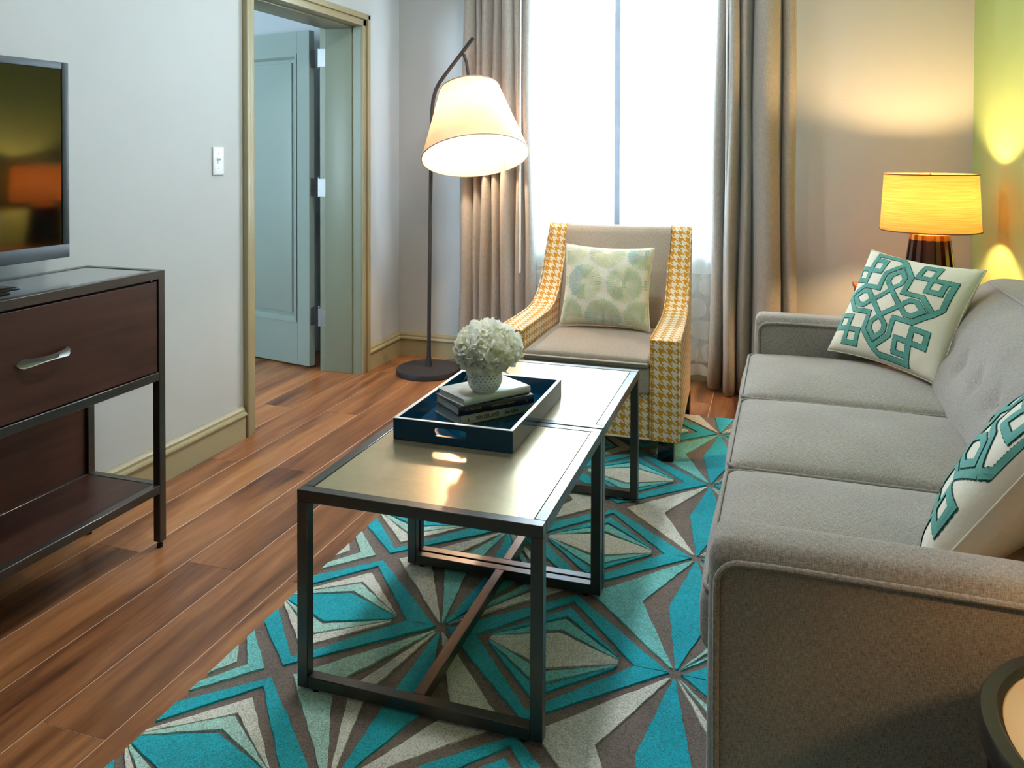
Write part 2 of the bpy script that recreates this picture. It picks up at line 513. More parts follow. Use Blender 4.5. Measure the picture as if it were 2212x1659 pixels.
# baseboards: flat board with a stepped, beaded cap
BP = [(0,0),(0.017,0),(0.017,0.092),(0.0235,0.096),(0.026,0.103),(0.0235,0.110),(0.014,0.114),(0.014,0.124),(0.009,0.130),(0.006,0.137),(0,0.137)]
def base_x(b, wx, sg, y0, y1):
    b.prism([(wx+sg*d, z) for d, z in BP], 'y', y0, y1)
def base_y(b, wy, sg, x0, x1):
    A = [b.v((x0, wy+sg*d, z)) for d, z in BP]; C = [b.v((x1, wy+sg*d, z)) for d, z in BP]
    n = len(BP)
    for i in range(n): b.face([A[i], A[(i+1) % n], C[(i+1) % n], C[i]])
    b.face(A); b.face(C[::-1])
    bmesh.ops.recalc_face_normals(b.bm, faces=list(b.bm.faces))
b = B(); base_x(b, XL, 1, YF, DY0-0.074); base_x(b, XL, 1, DY1+0.06, YB)
struct('baseboard_left', b, MT['trim'], smooth=25)
b = B(); base_y(b, YB, -1, XL, XR); struct('baseboard_back', b, MT['trim'], smooth=25)
b = B(); base_x(b, XR, -1, YF, YB); struct('baseboard_right', b, MT['trim'], smooth=25)

# door casing (trim_1): outer raised band, inner flat band, head
b = B()
def casing_side(y_in, sg):
    # sg: direction away from the opening
    ya, yb2, yc = y_in, y_in + sg*0.036, y_in + sg*0.066
    b.box((XL, min(ya, yb2), 0), (XL+0.013, max(ya, yb2), DZ+0.036), 0.003)
    b.box((XL, min(yb2, yc), 0), (XL+0.025, max(yb2, yc), DZ+0.066), 0.004)
casing_side(DY0, -1); casing_side(DY1, 1)
b.box((XL, DY0-0.036, DZ), (XL+0.013, DY1+0.036, DZ+0.036), 0.003)
b.box((XL, DY0-0.066, DZ+0.036), (XL+0.025, DY1+0.066, DZ+0.066), 0.004)
struct('trim_1', b, MT['trim'])
# jamb liner (trim_2) with stop
b = B()
for y0, y1 in ((DY0-0.012, DY0), (DY1, DY1+0.012)):
    b.box((XO, y0, 0), (XL, y1, DZ+0.012))
b.box((XO, DY0-0.012, DZ), (XL, DY1+0.012, DZ+0.012))
for y0, y1 in ((DY0, DY0+0.010), (DY1-0.010, DY1)):
    b.box((XO+0.038, y0, 0), (XL-0.052, y1, DZ-0.010), 0.002)
b.box((XO+0.038, DY0, DZ-0.010), (XL-0.052, DY1, DZ), 0.002)
struct('trim_2', b, MT['jamb'])

# door leaf standing open into the bedroom
dirv = Vector((-0.975, 0.222, 0)).normalized(); nrm = Vector((dirv.y, -dirv.x, 0)); nrm = -nrm if nrm.y > 0 else nrm   # nrm faces the camera side
A0 = Vector((-2.466, 3.932, 0.012))
dm = Matrix((dirv, -nrm, Vector((0,0,1)))).transposed().to_4x4(); dm.translation = A0   # local x along leaf, y into thickness, z up
DW, DH, DT = 0.93, 1.885, 0.042
b = B()
st, rl = 0.095, 0.125
b.box((0,0,0), (st,DT,DH), 0.0015, 1, dm); b.box((DW-st,0,0), (DW,DT,DH), 0.0015, 1, dm)
b.box((st,0,DH-rl), (DW-st,DT,DH), 0, 1, dm); b.box((st,0,0), (DW-st,DT,0.24), 0, 1, dm)
door = struct('door_1', b, MT['door'], label='sage green panelled door standing open into the next room')
def ringframe(b, x0, x1, z0, z1, wd, y0, y1, m):
    O = [(x0,z0),(x1,z0),(x1,z1),(x0,z1)]; I = [(x0+wd,z0+wd),(x1-wd,z0+wd),(x1-wd,z1-wd),(x0+wd,z1-wd)]
    vo = [b.v(m @ Vector((p[0], y0, p[1]))) for p in O]; vi = [b.v(m @ Vector((p[0], y1, p[1]))) for p in I]
    for i in range(4): b.face([vo[i], vo[(i+1) % 4], vi[(i+1) % 4], vi[i]])
b = B(); b.box((st, 0.018, 0.24), (DW-st, DT-0.006, DH-rl), 0, 1, dm)
b.box((st+0.048, 0.006, 0.288), (DW-st-0.048, 0.02, DH-rl-0.048), 0.004, 2, dm)
obj('panel', b, MT['door'], door)
b = B(); ringframe(b, st, DW-st, 0.24, DH-rl, 0.014, -0.005, -0.003, dm); ringframe(b, st+0.014, DW-st-0.014, 0.254, DH-rl-0.014, 0.014, -0.003, 0.014, dm)
obj('moulding', b, MT['door'], door, smooth=None)
for zc in (0.295, 1.02, 1.74):
    b = B()
    px, py = -2.414, 3.948
    b.tube([(px, py, zc-0.055), (px, py, zc+0.055)], 0.0065, 10)
    b.tube([(px, py, zc+0.055), (px, py, zc+0.060)], [0.0075, 0.004], 10)
    b.box((-2.408, DY1-0.004, zc-0.05), (XO+0.042, DY1+0.001, zc+0.05), 0.001, 1)
    A1 = A0 + Vector((0.003, 0.0, 0))
    hm = Matrix((-nrm, dirv, Vector((0,0,1)))).transposed().to_4x4(); hm.translation = Vector((A0.x, A0.y, 0))
    b.box((0.006, -0.003, zc-0.05), (0.046, 0.0005, zc+0.05), 0.001, 1, hm)
    h = obj('hinge', b, MT['chrome'], door)
    b = B()
    for dz in (-0.038, -0.013, 0.013, 0.038):
        b.lathe([(0.0032, 0), (0.0032, 0.0012)], 8, m=Matrix.Translation((XO+(0.018 if abs(dz) < 0.02 else 0.008), DY1-0.004, zc+dz)) @ Matrix.Rotation(PI/2, 4, 'X'))
    obj('screw', b, MT['chrome'], h)

# ------------------------------------------------------------------ unseen ceiling fill lights, added to brighten the seating from the front
MT['fill_light'] = emit('fill_light_diffuser', (0.93, 0.97, 1.0, 1), 82*LAMP)
for (x_, y_, nm_) in ((-0.95, 1.75, 'over the nearer coffee table'), (-0.95, 3.05, 'in front of the window')):
    dl = thing('ceiling_fill_light', 'added round ceiling fill light '+nm_, 'fill light', (x_, y_, ZC), group='added ceiling fill lights')
    obj('trim_ring', B().lathe([(0.115, 0), (0.115, -0.006), (0.145, -0.004), (0.147, 0)], 40, (x_, y_, ZC), caps=False), MT['plastic_white'], dl)
    obj('diffuser', B().lathe([(0.0005, -0.003), (0.115, -0.003)], 40, (x_, y_, ZC), caps=False), MT['fill_light'], dl)

# ------------------------------------------------------------------ light switch
sw = thing('light_switch', 'white toggle light switch plate on the wall beside the door casing', 'light switch', (XL, 2.735, 1.18))
obj('plate', B().box((XL, 2.701, 1.124), (XL+0.006, 2.769, 1.238), 0.004, 3), MT['plastic_white'], sw)
b = B(); b.box((XL+0.005, 2.729, 1.170), (XL+0.008, 2.741, 1.194), 0.0005, 1)
b.box((XL+0.006, 2.731, 1.184), (XL+0.018, 2.739, 1.192), 0.001, 1, None)
obj('toggle', b, MT['plastic_white'], sw)
for dz in (-0.03, 0.03):
    obj('screw', B().lathe([(0.003, 0), (0.003, 0.001)], 8, m=Matrix.Translation((XL+0.006, 2.735, 1.181+dz)) @ Matrix.Rotation(PI/2, 4, 'Y')), MT['chrome'], sw)

# ------------------------------------------------------------------ rug
RX0, RX1, RY0, RY1 = -1.234, 0.20, 0.70, 3.76
ZB, ZT = 0.010, 0.0145
rug = thing('area_rug', 'teal, ivory and taupe rug carved with starbursts and diamonds under the coffee tables', 'rug', (-0.3, 2.0, 0))
b = B(); b.box((RX0, RY0, 0.0), (RX1, RY1, ZB), 0.003, 2)
obj('taupe_pile', b, RUG['G'], rug)
polys = {c: [] for c in 'TLMW'}
def clip(poly, x0, x1, y0, y1):
    for (ax, lim, sg) in ((0, x0, 1), (0, x1, -1), (1, y0, 1), (1, y1, -1)):
        out = []
        for i in range(len(poly)):
            p, q = poly[i-1], poly[i]
            ip, iq = (p[ax]-lim)*sg >= 0, (q[ax]-lim)*sg >= 0
            if ip != iq:
                t = (lim-p[ax])/(q[ax]-p[ax])
                out.append((p[0]+t*(q[0]-p[0]), p[1]+t*(q[1]-p[1])))
            if iq: out.append(q)
        poly = out
        if len(poly) < 3: return []
    return poly
SX, SY, CX0, CY0 = 0.586, 0.556, -0.791, 1.868
rr = random.Random(3)
HS = [ # diamonds lying between two stars of a row: (k1,k2,colour)
  [(0.47,0.66,'W'),(0.29,0.44,'M'),(-0.25,0.25,'T'),(-0.44,-0.29,'M'),(-0.66,-0.47,'W')],
  [(0.53,0.68,'T'),(0.31,0.48,'L'),(-0.26,0.26,'W'),(-0.48,-0.31,'L'),(-0.66,-0.53,'T')]]
VS = [ # fans joining two stars of a column
  [(-0.86,-0.50,'W'),(-0.36,-0.12,'L'),(0.08,0.40,'T'),(0.52,0.62,'L'),(0.70,0.88,'W')],
  [(-0.88,-0.40,'L'),(-0.16,0.24,'T'),(0.50,0.62,'M'),(0.72,0.88,'L')],
  [(-0.86,-0.50,'M'),(-0.36,-0.20,'W'),(-0.02,0.30,'T'),(0.48,0.88,'W')],
  [(-0.88,-0.44,'W'),(-0.16,0.22,'T'),(0.46,0.58,'W'),(0.70,0.88,'M')]]
HA, HB = SX/2, SY/2
for i in range(-1, 2):
    for j in range(-3, 5):
        sx, sy = CX0 + i*SX, CY0 + j*SY
        # horizontal diamond between star (i,j) and (i+1,j)
        hx, hy = sx + HA, sy
        seq = HS[0] if i % 2 else HS[1]
        e = 0.10; xe = 0.160
        for (k1, k2, c) in seq:
            polys[c].append([(hx-xe, hy+k1*HB*e), (hx, hy+k1*HB), (hx+xe, hy+k1*HB*e), (hx+xe, hy+k2*HB*e), (hx, hy+k2*HB), (hx-xe, hy+k2*HB*e)])
        for sv in (-1, 1):
            polys['T'].append([(hx-HA*0.955, hy-sv*0.0014), (hx-0.200, hy-sv*0.0014), (hx, hy+sv*HB*0.80), (hx+0.200, hy-sv*0.0014), (hx+HA*0.955, hy-sv*0.0014), (hx, hy+sv*HB*0.92)])
        # vertical fan between star (i,j) and (i,j+1)
        vx, vy = sx, sy + HB
        seq = VS[(i + (2 if j % 2 else 0)) % 4]
        e = 0.06; ye = HB*0.93
        for (k1, k2, c) in seq:
            polys[c].append([(vx+k1*HA*e, vy-ye), (vx+k1*HA, vy), (vx+k1*HA*e, vy+ye), (vx+k2*HA*e, vy+ye), (vx+k2*HA, vy), (vx+k2*HA*e, vy-ye)])
NAMES = {'T': 'teal_patch', 'L': 'aqua_patch', 'M': 'mint_patch', 'W': 'ivory_patch'}
for c, lst in polys.items():
    for poly in lst:
        poly = clip(poly, RX0+0.001, RX1-0.002, RY0+0.002, RY1-0.001)
        if len(poly) < 3: continue
        ar = sum(poly[i-1][0]*poly[i][1]-poly[i][0]*poly[i-1][1] for i in range(len(poly)))
        if abs(ar) < 1e-4: continue
        if ar < 0: poly = poly[::-1]
        pts = []
        n = len(poly)
        for q in range(n):
            p, r_ = Vector(poly[q]), Vector(poly[(q+1) % n]); L = (r_-p).length
            if L < 0.0015: continue
            m_ = max(1, int(L/0.022)); nn = Vector((-(r_-p).y, (r_-p).x))/L
            for s_ in range(m_):
                jit = 0 if s_ == 0 else rr.uniform(-0.0016, 0.0016)
                pts.append(p.lerp(r_, s_/m_) + nn*jit)
        if len(pts) < 3: continue
        b = B()
        N = len(pts); top = []
        for q in range(N):
            t_ = (pts[(q+1) % N]-pts[q-1]); t_ = t_.normalized() if t_.length > 1e-6 else Vector((1,0))
            top.append(pts[q] + Vector((-t_.y, t_.x))*0.0007)
        lo = [b.v((p.x, p.y, ZB-0.004)) for p in pts]; hi = [b.v((p.x, p.y, ZT)) for p in top]
        for q in range(N): b.face([lo[q], lo[(q+1) % N], hi[(q+1) % N], hi[q]])
        for (i0, i1, i2) in tessellate_polygon([[Vector((p.x, p.y, 0)) for p in top]]):
            a_, b_, c_ = top[i0], top[i1], top[i2]
            ccw = (b_-a_).x*(c_-a_).y - (b_-a_).y*(c_-a_).x
            if abs(ccw) < 1e-10: continue
            b.face([hi[i0], hi[i1], hi[i2]] if ccw > 0 else [hi[i0], hi[i2], hi[i1]])
        obj(NAMES[c], b, RUG[c], rug, smooth=None)

# ------------------------------------------------------------------ media cabinet
CX1, CXB, CYR, CYL, CZ = -1.775, -2.078, 2.020, 1.10, 0.856
T = 0.026
cab = thing('media_console', 'dark walnut media console in a black metal frame below the television', 'console', (-1.92, 1.56, 0))
b = B()
for x0 in (CX1-T, CXB):
    for y0 in (CYR-T, CYL):
        b.box((x0, y0, 0.02), (x0+T, y0+T, CZ), 0.0015, 1)
for z0 in (CZ-T, 0.520, 0.172):
    for x0 in (CX1-T, CXB):
        b.box((x0, CYL+T, z0), (x0+T, CYR-T, z0+T), 0.0015, 1)
    for y0 in (CYR-T, CYL):
        b.box((CXB+T, y0, z0), (CX1-T, y0+T, z0+T), 0.0015, 1)
obj('frame', b, MT['black_metal'], cab)
for x0 in (CX1-T/2, CXB+T/2):
    for y0 in (CYR-T/2, CYL+T/2):
        obj('foot', B().lathe([(0.009, 0), (0.009, 0.012), (0.006, 0.013), (0.006, 0.022)], 12, (x0, y0, 0)), MT['black_gloss'], cab)
obj('top_panel', B().box((CXB+T+0.001, CYL+T+0.001, CZ-0.02), (CX1-T-0.001, CYR-T-0.001, CZ-0.002), 0.001, 1), plain('console_top_black', srgb(90, 94, 94), 0.16, spec=1.0, Coat_Weight=1.0, Coat_Roughness=0.12), cab)
obj('drawer_box', B().box((CXB+0.012, CYL+T, 0.547), (CX1-T-0.004, CYR-T, CZ-T-0.002)), MT['dark_wood'], cab)
dr = obj('drawer', B().box((CX1-0.020, CYL+T+0.004, 0.549), (CX1-0.003, CYR-T-0.005, CZ-T-0.006), 0.0015, 1), MT['dark_wood'], cab)
obj('shelf', B().box((CXB+T, CYL+T, 0.178), (CX1-T, CYR-T, 0.1965)), MT['dark_wood'], cab)
obj('back_panel', B().box((CXB+0.004, CYL+T, 0.198), (CXB+0.016, CYR-T, 0.520)), MT['dark_wood'], cab)
# bow handle with pointed ends
b = B()
hy, hz = 1.588, 0.690
sec = [(-0.082,0.0,0.002),(-0.076,0.008,0.006),(-0.066,0.012,0.012),(-0.05,0.010,0.018),(-0.025,0.0075,0.022),(0,0.0068,0.023),(0.025,0.0075,0.022),(0.05,0.010,0.018),(0.066,0.012,0.012),(0.076,0.008,0.006),(0.082,0.0,0.002)]
prev = None
for (dy, hw, pr_) in sec:
    x_ = CX1-0.003+pr_
    prof = [(x_-0.003, -hw), (x_+0.0008, -hw), (x_-0.0012, -hw*0.72), (x_-0.0012, hw*0.72), (x_+0.0008, hw), (x_-0.003, hw)]
    ring = [b.v((p, hy+dy, hz+q+dy*0.02)) for p, q in prof]
    if prev:
        for q in range(6): b.face([prev[q], prev[(q+1) % 6], ring[(q+1) % 6], ring[q]])
    prev = ring
for dy in (-0.062, 0.062): b.tube([(CX1-0.006, hy+dy, hz), (CX1+0.008, hy+dy, hz)], 0.004, 8)
for q in range(-9, 10): b.box((CX1+0.0175, hy+q*0.003-0.0007, hz-0.0045), (CX1+0.0192, hy+q*0.003+0.0007, hz+0.0045))
obj('handle', b, MT['chrome'], dr, smooth=50)

# low black device lying on the console
dv = thing('set_top_box', 'low black set-top box lying on the media console', 'set-top box', (-1.86, 1.40, CZ))
obj('body', B().box((-1.95, 1.30, CZ+0.008), (-1.782, 1.500, CZ+0.020), 0.003), MT['black_gloss'], dv)
obj('lid', B().box((-1.955, 1.295, CZ+0.020), (-1.770, 1.516, CZ+0.027), 0.002), MT['black_gloss'], dv)
for x0 in (-1.94, -1.80):
    obj('foot', B().lathe([(0.006, 0), (0.006, 0.009)], 10, (x0, 1.47, CZ)), MT['black_gloss'], dv)

# ------------------------------------------------------------------ television
TH, TW = 0.588, 1.01
tv = thing('television', 'flat television with dark blue-grey bezel mounted above the console', 'television', (-2.03, 1.909, 0.898), -0.043)
bz = plain('tv_bezel', srgb(58, 66, 72), 0.42, 0.2, vary=0.04)
b = B()
b.box((-0.012, -0.023, 0.040), (0, 0, TH), 0.003); b.box((-0.012, -TW, 0.040), (0, -TW+0.023, TH), 0.003)
b.box((-0.012, -TW+0.023, TH-0.022), (0, -0.023, TH), 0.003); b.box((-0.012, -TW, 0), (0, 0, 0.041), 0.003)
obj('bezel', b, bz, tv, local=True)
t = NT('tv_screen'); t.base(srgb(6, 7, 6)).set(0.05, 0, 0.6, IOR=1.55)
obj('screen', B().box((-0.012, -TW+0.02, 0.035), (-0.004, -0.02, TH-0.018)), t.m, tv, local=True)
obj('housing', B().box((-0.038, -TW+0.01, 0.01), (-0.012, -0.01, TH-0.01), 0.008), MT['black_gloss'], tv, local=True)
obj('wall_bracket', B().box((-0.062, -0.66, 0.15), (-0.036, -0.36, 0.45), 0.004), MT['black_metal'], tv, local=True)

# ------------------------------------------------------------------ coffee tables
def coffee(x0, x1, y0, y1, label):
    zt, T = 0.466, 0.0265
    o = thing('coffee_table', label, 'table', ((x0+x1)/2, (y0+y1)/2, ZT), group='pair of brass topped coffee tables')
    z0 = 0.021
    for a in (x0, x1-T):
        for c in (y0, y1-T):
            obj('leg', B().box((a, c, z0), (a+T, c+T, zt-T), 0.0015, 1), MT['black_metal'], o)
            obj('foot', B().lathe([(0.010, 0), (0.010, z0-ZT)], 12, (a+T*1.6 if a == x0 else a-T*0.6, c+T/2, ZT)), MT['black_gloss'], o)
    b = B()
    for c in (y0, y1-T): b.box((x0, c, zt-T), (x1, c+T, zt), 0.0015, 1)
    for a in (x0, x1-T): b.box((a, y0+T, zt-T), (a+T, y1-T, zt), 0.0015, 1)
    obj('top_frame', b, MT['black_metal'], o)
    for c in (y0, y1-T):
        obj('bottom_rail', B().box((x0+T, c, z0), (x1-T, c+T, z0+T), 0.0015, 1), MT['black_metal'], o)
    xm = (x0+x1)/2
    obj('stretcher', B().box((xm-T/2, y0+T, z0), (xm+T/2, y1-T, z0+T), 0.0015, 1), MT['black_metal'], o)
    obj('brass_panel', B().box((x0+T+0.0012, y0+T+0.0012, zt-0.012), (x1-T-0.0012, y1-T-0.0012, zt-0.0012), 0.0008, 1), MT['brass_top'], o)
    return o
coffee(-1.005, -0.434, 1.549, 2.148, 'nearer of the two brass topped coffee tables, black metal frame')
coffee(-1.005, -0.434, 2.155, 2.780, 'brass topped black framed coffee table standing by the armchair')

# ------------------------------------------------------------------ tray
ZTAB = 0.466
tx0, tx1, ty0, ty1, th = -0.943, -0.613, 1.905, 2.392, 0.056
tray = thing('serving_tray', 'glossy blue lacquer tray with silver rim across the coffee tables', 'tray', ((tx0+tx1)/2, (ty0+ty1)/2, ZTAB))
W_ = 0.010
obj('base', B().box((tx0+0.001, ty0+0.001, ZTAB), (tx1-0.001, ty1-0.001, ZTAB+0.008)), MT['tray_blue'], tray)
for xa in (tx0, tx1-W_): obj('side_wall', B().box((xa, ty0, ZTAB), (xa+W_, ty1, ZTAB+th-0.0015)), MT['tray_blue'], tray)
def slotted(b, y0, y1):
    xc = (tx0+tx1)/2 - 0.005; zc = ZTAB+0.031; hw, hh = 0.046, 0.011
    N = 40; xa, xb, za, zb = tx0+W_, tx1-W_, ZTAB, ZTAB+th-0.0015
    inn, out = [], []
    for q in range(N):
        a = 2*PI*q/N
        dx, dz = math.cos(a), math.sin(a)
        inn.append((xc + (hw-hh)*(1 if dx > 0 else -1)*min(1, abs(dx)*3) + hh*dx, zc + hh*dz))
        sx_ = (xb-xc if dx > 0 else xa-xc)/dx if abs(dx) > 1e-6 else 1e9
        sz_ = (zb-zc if dz > 0 else za-zc)/dz if abs(dz) > 1e-6 else 1e9
        s_ = min(abs(sx_), abs(sz_)); out.append((xc+dx*s_, zc+dz*s_))
    for (cx_, cz_) in ((xa,za),(xb,za),(xb,zb),(xa,zb)):
        q = min(range(N), key=lambda i: (out[i][0]-cx_)**2+(out[i][1]-cz_)**2); out[q] = (cx_, cz_)
    L = [[b.v((p[0], y, p[1])) for p in ring] for y in (y0, y1) for ring in (inn, out)]
    for q in range(N):
        r_ = (q+1) % N
        b.face([L[0][q], L[1][q], L[1][r_], L[0][r_]]); b.face([L[2][q], L[2][r_], L[3][r_], L[3][q]])
        b.face([L[0][q], L[0][r_], L[2][r_], L[2][q]]); b.face([L[1][q], L[3][q], L[3][r_], L[1][r_]])
    bmesh.ops.recalc_face_normals(b.bm, faces=list(b.bm.faces))
for y0 in (ty0, ty1-W_):
    b = B(); slotted(b, y0, y0+W_)
    obj('end_wall', b, MT['tray_blue'], tray, smooth=30)
b = B()
za, zb = ZTAB+th-0.0015, ZTAB+th
for xa in (tx0, tx1-W_): b.box((xa, ty0, za), (xa+W_, ty1, zb))
for ya in (ty0, ty1-W_): b.box((tx0+W_, ya, za), (tx1-W_, ya+W_, zb))
obj('rim', b, MT['tray_rim'], tray)

# ------------------------------------------------------------------ books
def text(s, parent, m, size, mat, ext=0.0002, align='LEFT', sx=1.0):
    c = bpy.data.curves.new('spine_lettering', 'FONT'); c.body = s; c.size = size; c.extrude = ext; c.align_x = align
    c.space_character = sx; c.offset = size*0.02; c.materials.append(mat)
    tmp = bpy.data.objects.new('tmp', c); COL.objects.link(tmp)
    bpy.context.view_layer.update()
    me = bpy.data.meshes.new_from_object(tmp.evaluated_get(bpy.context.evaluated_depsgraph_get()))
    bpy.data.objects.remove(tmp); bpy.data.curves.remove(c)
    if not me.materials: me.materials.append(mat)
    o = bpy.data.objects.new('spine_lettering', me); COL.objects.link(o); o.parent = parent
    o.matrix_basis = m
    o['kind'] = 'stuff'
    return o
def book(name, label, corner, ang, L, D, z0, th, cover, ink=None, lines=(), page_in=0.004):
    """corner: spine's left end seen from the camera; spine runs along local +x, the block extends along local +y"""
    o = thing(name, label, 'book', (corner[0], corner[1], z0), ang, 'three hardback books stacked in the tray')
    c_ = 0.0025
    b = B(); b.box((0, 0.004, 0), (L, D, c_), 0.0006, 1); b.box((0, 0.004, th-c_), (L, D, th), 0.0006, 1)
    prof = [(0.006, 0), (0.0015, 0.001), (-0.001, th*0.25), (-0.0018, th*0.5), (-0.001, th*0.75), (0.0015, th-0.001), (0.006, th), (0.006, th-c_), (0.003, th-c_), (0.003, c_), (0.006, c_)]
    b.prism(prof, 'x', 0, L)
    obj('cover', b, cover, o, local=True, smooth=50)
    b = B(); b.box((page_in, 0.003, c_), (L-page_in, D-page_in, th-c_)); obj('pages', b, MT['paper'], o, local=True)
    for (s, x, z, size, mat, sp) in lines:
        text(s, o, Matrix.Translation((x, -0.0020, z)) @ Matrix.Rotation(PI/2, 4, 'X') @ Matrix.Diagonal((0.74, 1, 1, 1)), size, mat, sx=sp)
    return o
navy = plain('book_navy_cloth', srgb(22, 30, 52), 0.45); greyc = plain('book_grey_jacket', srgb(196, 200, 196), 0.35, vary=0.02); pale = plain('book_ivory_jacket', srgb(206, 204, 190), 0.4, vary=0.02)
ink_b = plain('ink_blue', srgb(24, 52, 110), 0.5); ink_g = plain('ink_gold', srgb(222, 180, 96), 0.4, 0.6); ink_k = plain('ink_dark', srgb(40, 66, 84), 0.5); ink_w = plain('ink_pale', srgb(228, 230, 226), 0.5)
Z0 = ZTAB+0.008
R_ = math.radians
book('hardback_book', 'ivory hardback reading WINTERLAND at the bottom of the stack', (-0.800, 2.026), R_(51.5), 0.242, 0.151, Z0, 0.029, pale, None,
     [('WINTERLAND', 0.046, 0.0100, 0.0150, ink_b, 1.08), ('Alan Glynn', 0.140, 0.0100, 0.0145, ink_k, 1.0), ('8', 0.020, 0.0100, 0.013, ink_k, 1.0)])
book('hardback_book', 'navy hardback with gilt lettering in the middle of the stack', (-0.802, 2.016), R_(48.5), 0.239, 0.151, Z0+0.029, 0.026, navy, None,
     [("IT'S YOUR SHIP", 0.018, 0.0125, 0.0085, ink_g, 1.15), ('CAPTAIN D. MICHAEL ABRASHOFF', 0.100, 0.0125, 0.0062, ink_g, 1.05), ('o', 0.212, 0.010, 0.011, ink_g, 1.0)])
book('hardback_book', 'pale grey hardback lying under the white flower bowl', (-0.789, 2.022), R_(54.3), 0.226, 0.140, Z0+0.055, 0.021, greyc)
ZV = Z0+0.076

# ------------------------------------------------------------------ vase and hydrangea
VX, VY = -0.763, 2.112
vase = thing('flower_bowl', 'small white ceramic bowl pierced with dots holding hydrangeas', 'vase', (VX, VY, ZV))
def vrad(t):      # t 0..1 up the wall
    return 0.031 + 0.0185*math.sin(min(1, 0.05+t*1.7)*PI/2)**0.8
VH = 0.064
b = B(); NC, NR = 26, 7
b.lathe([(0.0005, 0.0), (0.029, 0.0), (0.031, 0.003)], NC*2, (VX, VY, ZV), caps=False)
t0_ = 0.003
def vp(a, z):
    r = vrad((z-t0_)/(VH-t0_)) if z > t0_ else 0.031
    return (VX+r*math.cos(a), VY+r*math.sin(a), ZV+z)
for r_ in range(NR):
    za, zb = t0_+(VH-0.006-t0_)*r_/NR, t0_+(VH-0.006-t0_)*(r_+1)/NR
    for c_ in range(NC):
        ac = 2*PI*(c_+0.5*(r_ % 2))/NC; da = PI/NC; zc = (za+zb)/2; dz = (zb-za)/2
        outp = [(1,0),(1,1),(0,1),(-1,1),(-1,0),(-1,-1),(0,-1),(1,-1)]
        O = [b.v(vp(ac+p*da, zc+q*dz)) for p, q in outp]
        I = [b.v(vp(ac+math.cos(PI/4*k)*0.0018/0.047, zc+math.sin(PI/4*k)*0.0018)) for k in range(8)]
        for k in range(8): b.face([O[k], O[(k+1) % 8], I[(k+1) % 8], I[k]])
b.lathe([(vrad((VH-0.006-t0_)/(VH-t0_)), VH-0.006), (vrad(1), VH-0.001), (vrad(1)-0.001, VH)], NC*2, (VX, VY, ZV), caps=False)
bmesh.ops.remove_doubles(b.bm, verts=list(b.bm.verts), dist=0.00008)
bmesh.ops.recalc_face_normals(b.bm, faces=list(b.bm.faces))
vo = obj('bowl', b, MT['white_ceramic'], vase, smooth=60)
sm = vo.modifiers.new('wall', 'SOLIDIFY'); sm.thickness = 0.0025; sm.offset = -1

hyd = thing('hydrangea_bunch', 'round bunch of creamy white hydrangeas in the pierced bowl', 'flowers', (VX, VY, ZV+0.03))
def petal_mat(name, c1, c2):
    t = NT(name)
    a = t.noise(60, 3)
    c = t.ramp(a, [(0.3, c1), (0.7, c2)])
    t.base(c).set(0.6, 0, 0.3)
    tr = t.node('ShaderNodeBsdfTranslucent'); t.link(c, tr.inputs[0])
    mx = t.node('ShaderNodeMixShader'); mx.inputs[0].default_value = 0.32
    t.link(t.p.outputs[0], mx.inputs[1]); t.link(tr.outputs[0], mx.inputs[2]); t.link(mx.outputs[0], t.out.inputs[0])
    return t.m
PM = [petal_mat('petal_ivory', srgb(251, 251, 240), srgb(255, 255, 252)), petal_mat('petal_lime', srgb(244, 246, 212), srgb(252, 252, 238))]
rf = random.Random(11)
def floret_mesh(k):
    b = B()
    for q in range(4):
        a0 = q*PI/2 + rf.uniform(-0.2, 0.2); L = rf.uniform(0.016, 0.021); Wd = L*rf.uniform(0.50, 0.62)
        cup = rf.uniform(0.15, 0.6); tw = rf.uniform(-0.3, 0.3); dz = 0.0008*(q % 2)
        nu, nv = 4, 4
        def fn(u, v):
            y = u*L; half = Wd*math.sin(min(1, u*1.12+0.06)*PI*0.62)**0.8 * (1.0 if u < 0.8 else (1-(u-0.8)*1.6))
            x = (v*2-1)*half
            z = dz + cup*y*y/L*0.9 - 0.25*x*x/Wd*1.2 + tw*x*u*0.7 + 0.0012*math.sin(u*9+v*5+k)
            return Vector((x*math.cos(a0)-y*math.sin(a0), x*math.sin(a0)+y*math.cos(a0), z))
        b.grid(fn, nu, nv)
    b.lathe([(0.0018, 0.0), (0.0012, 0.002)], 6)
    me = bpy.data.meshes.new('floret'); b.bm.normal_update(); b.bm.to_mesh(me); b.bm.free()
    for p in me.polygons: p.use_smooth = True
    me.materials.append(PM[0 if k % 3 else 1])
    return me
FM = [floret_mesh(k) for k in range(6)]
HC = Vector((VX+0.008, VY+0.003, ZV+0.122)); NF = 285
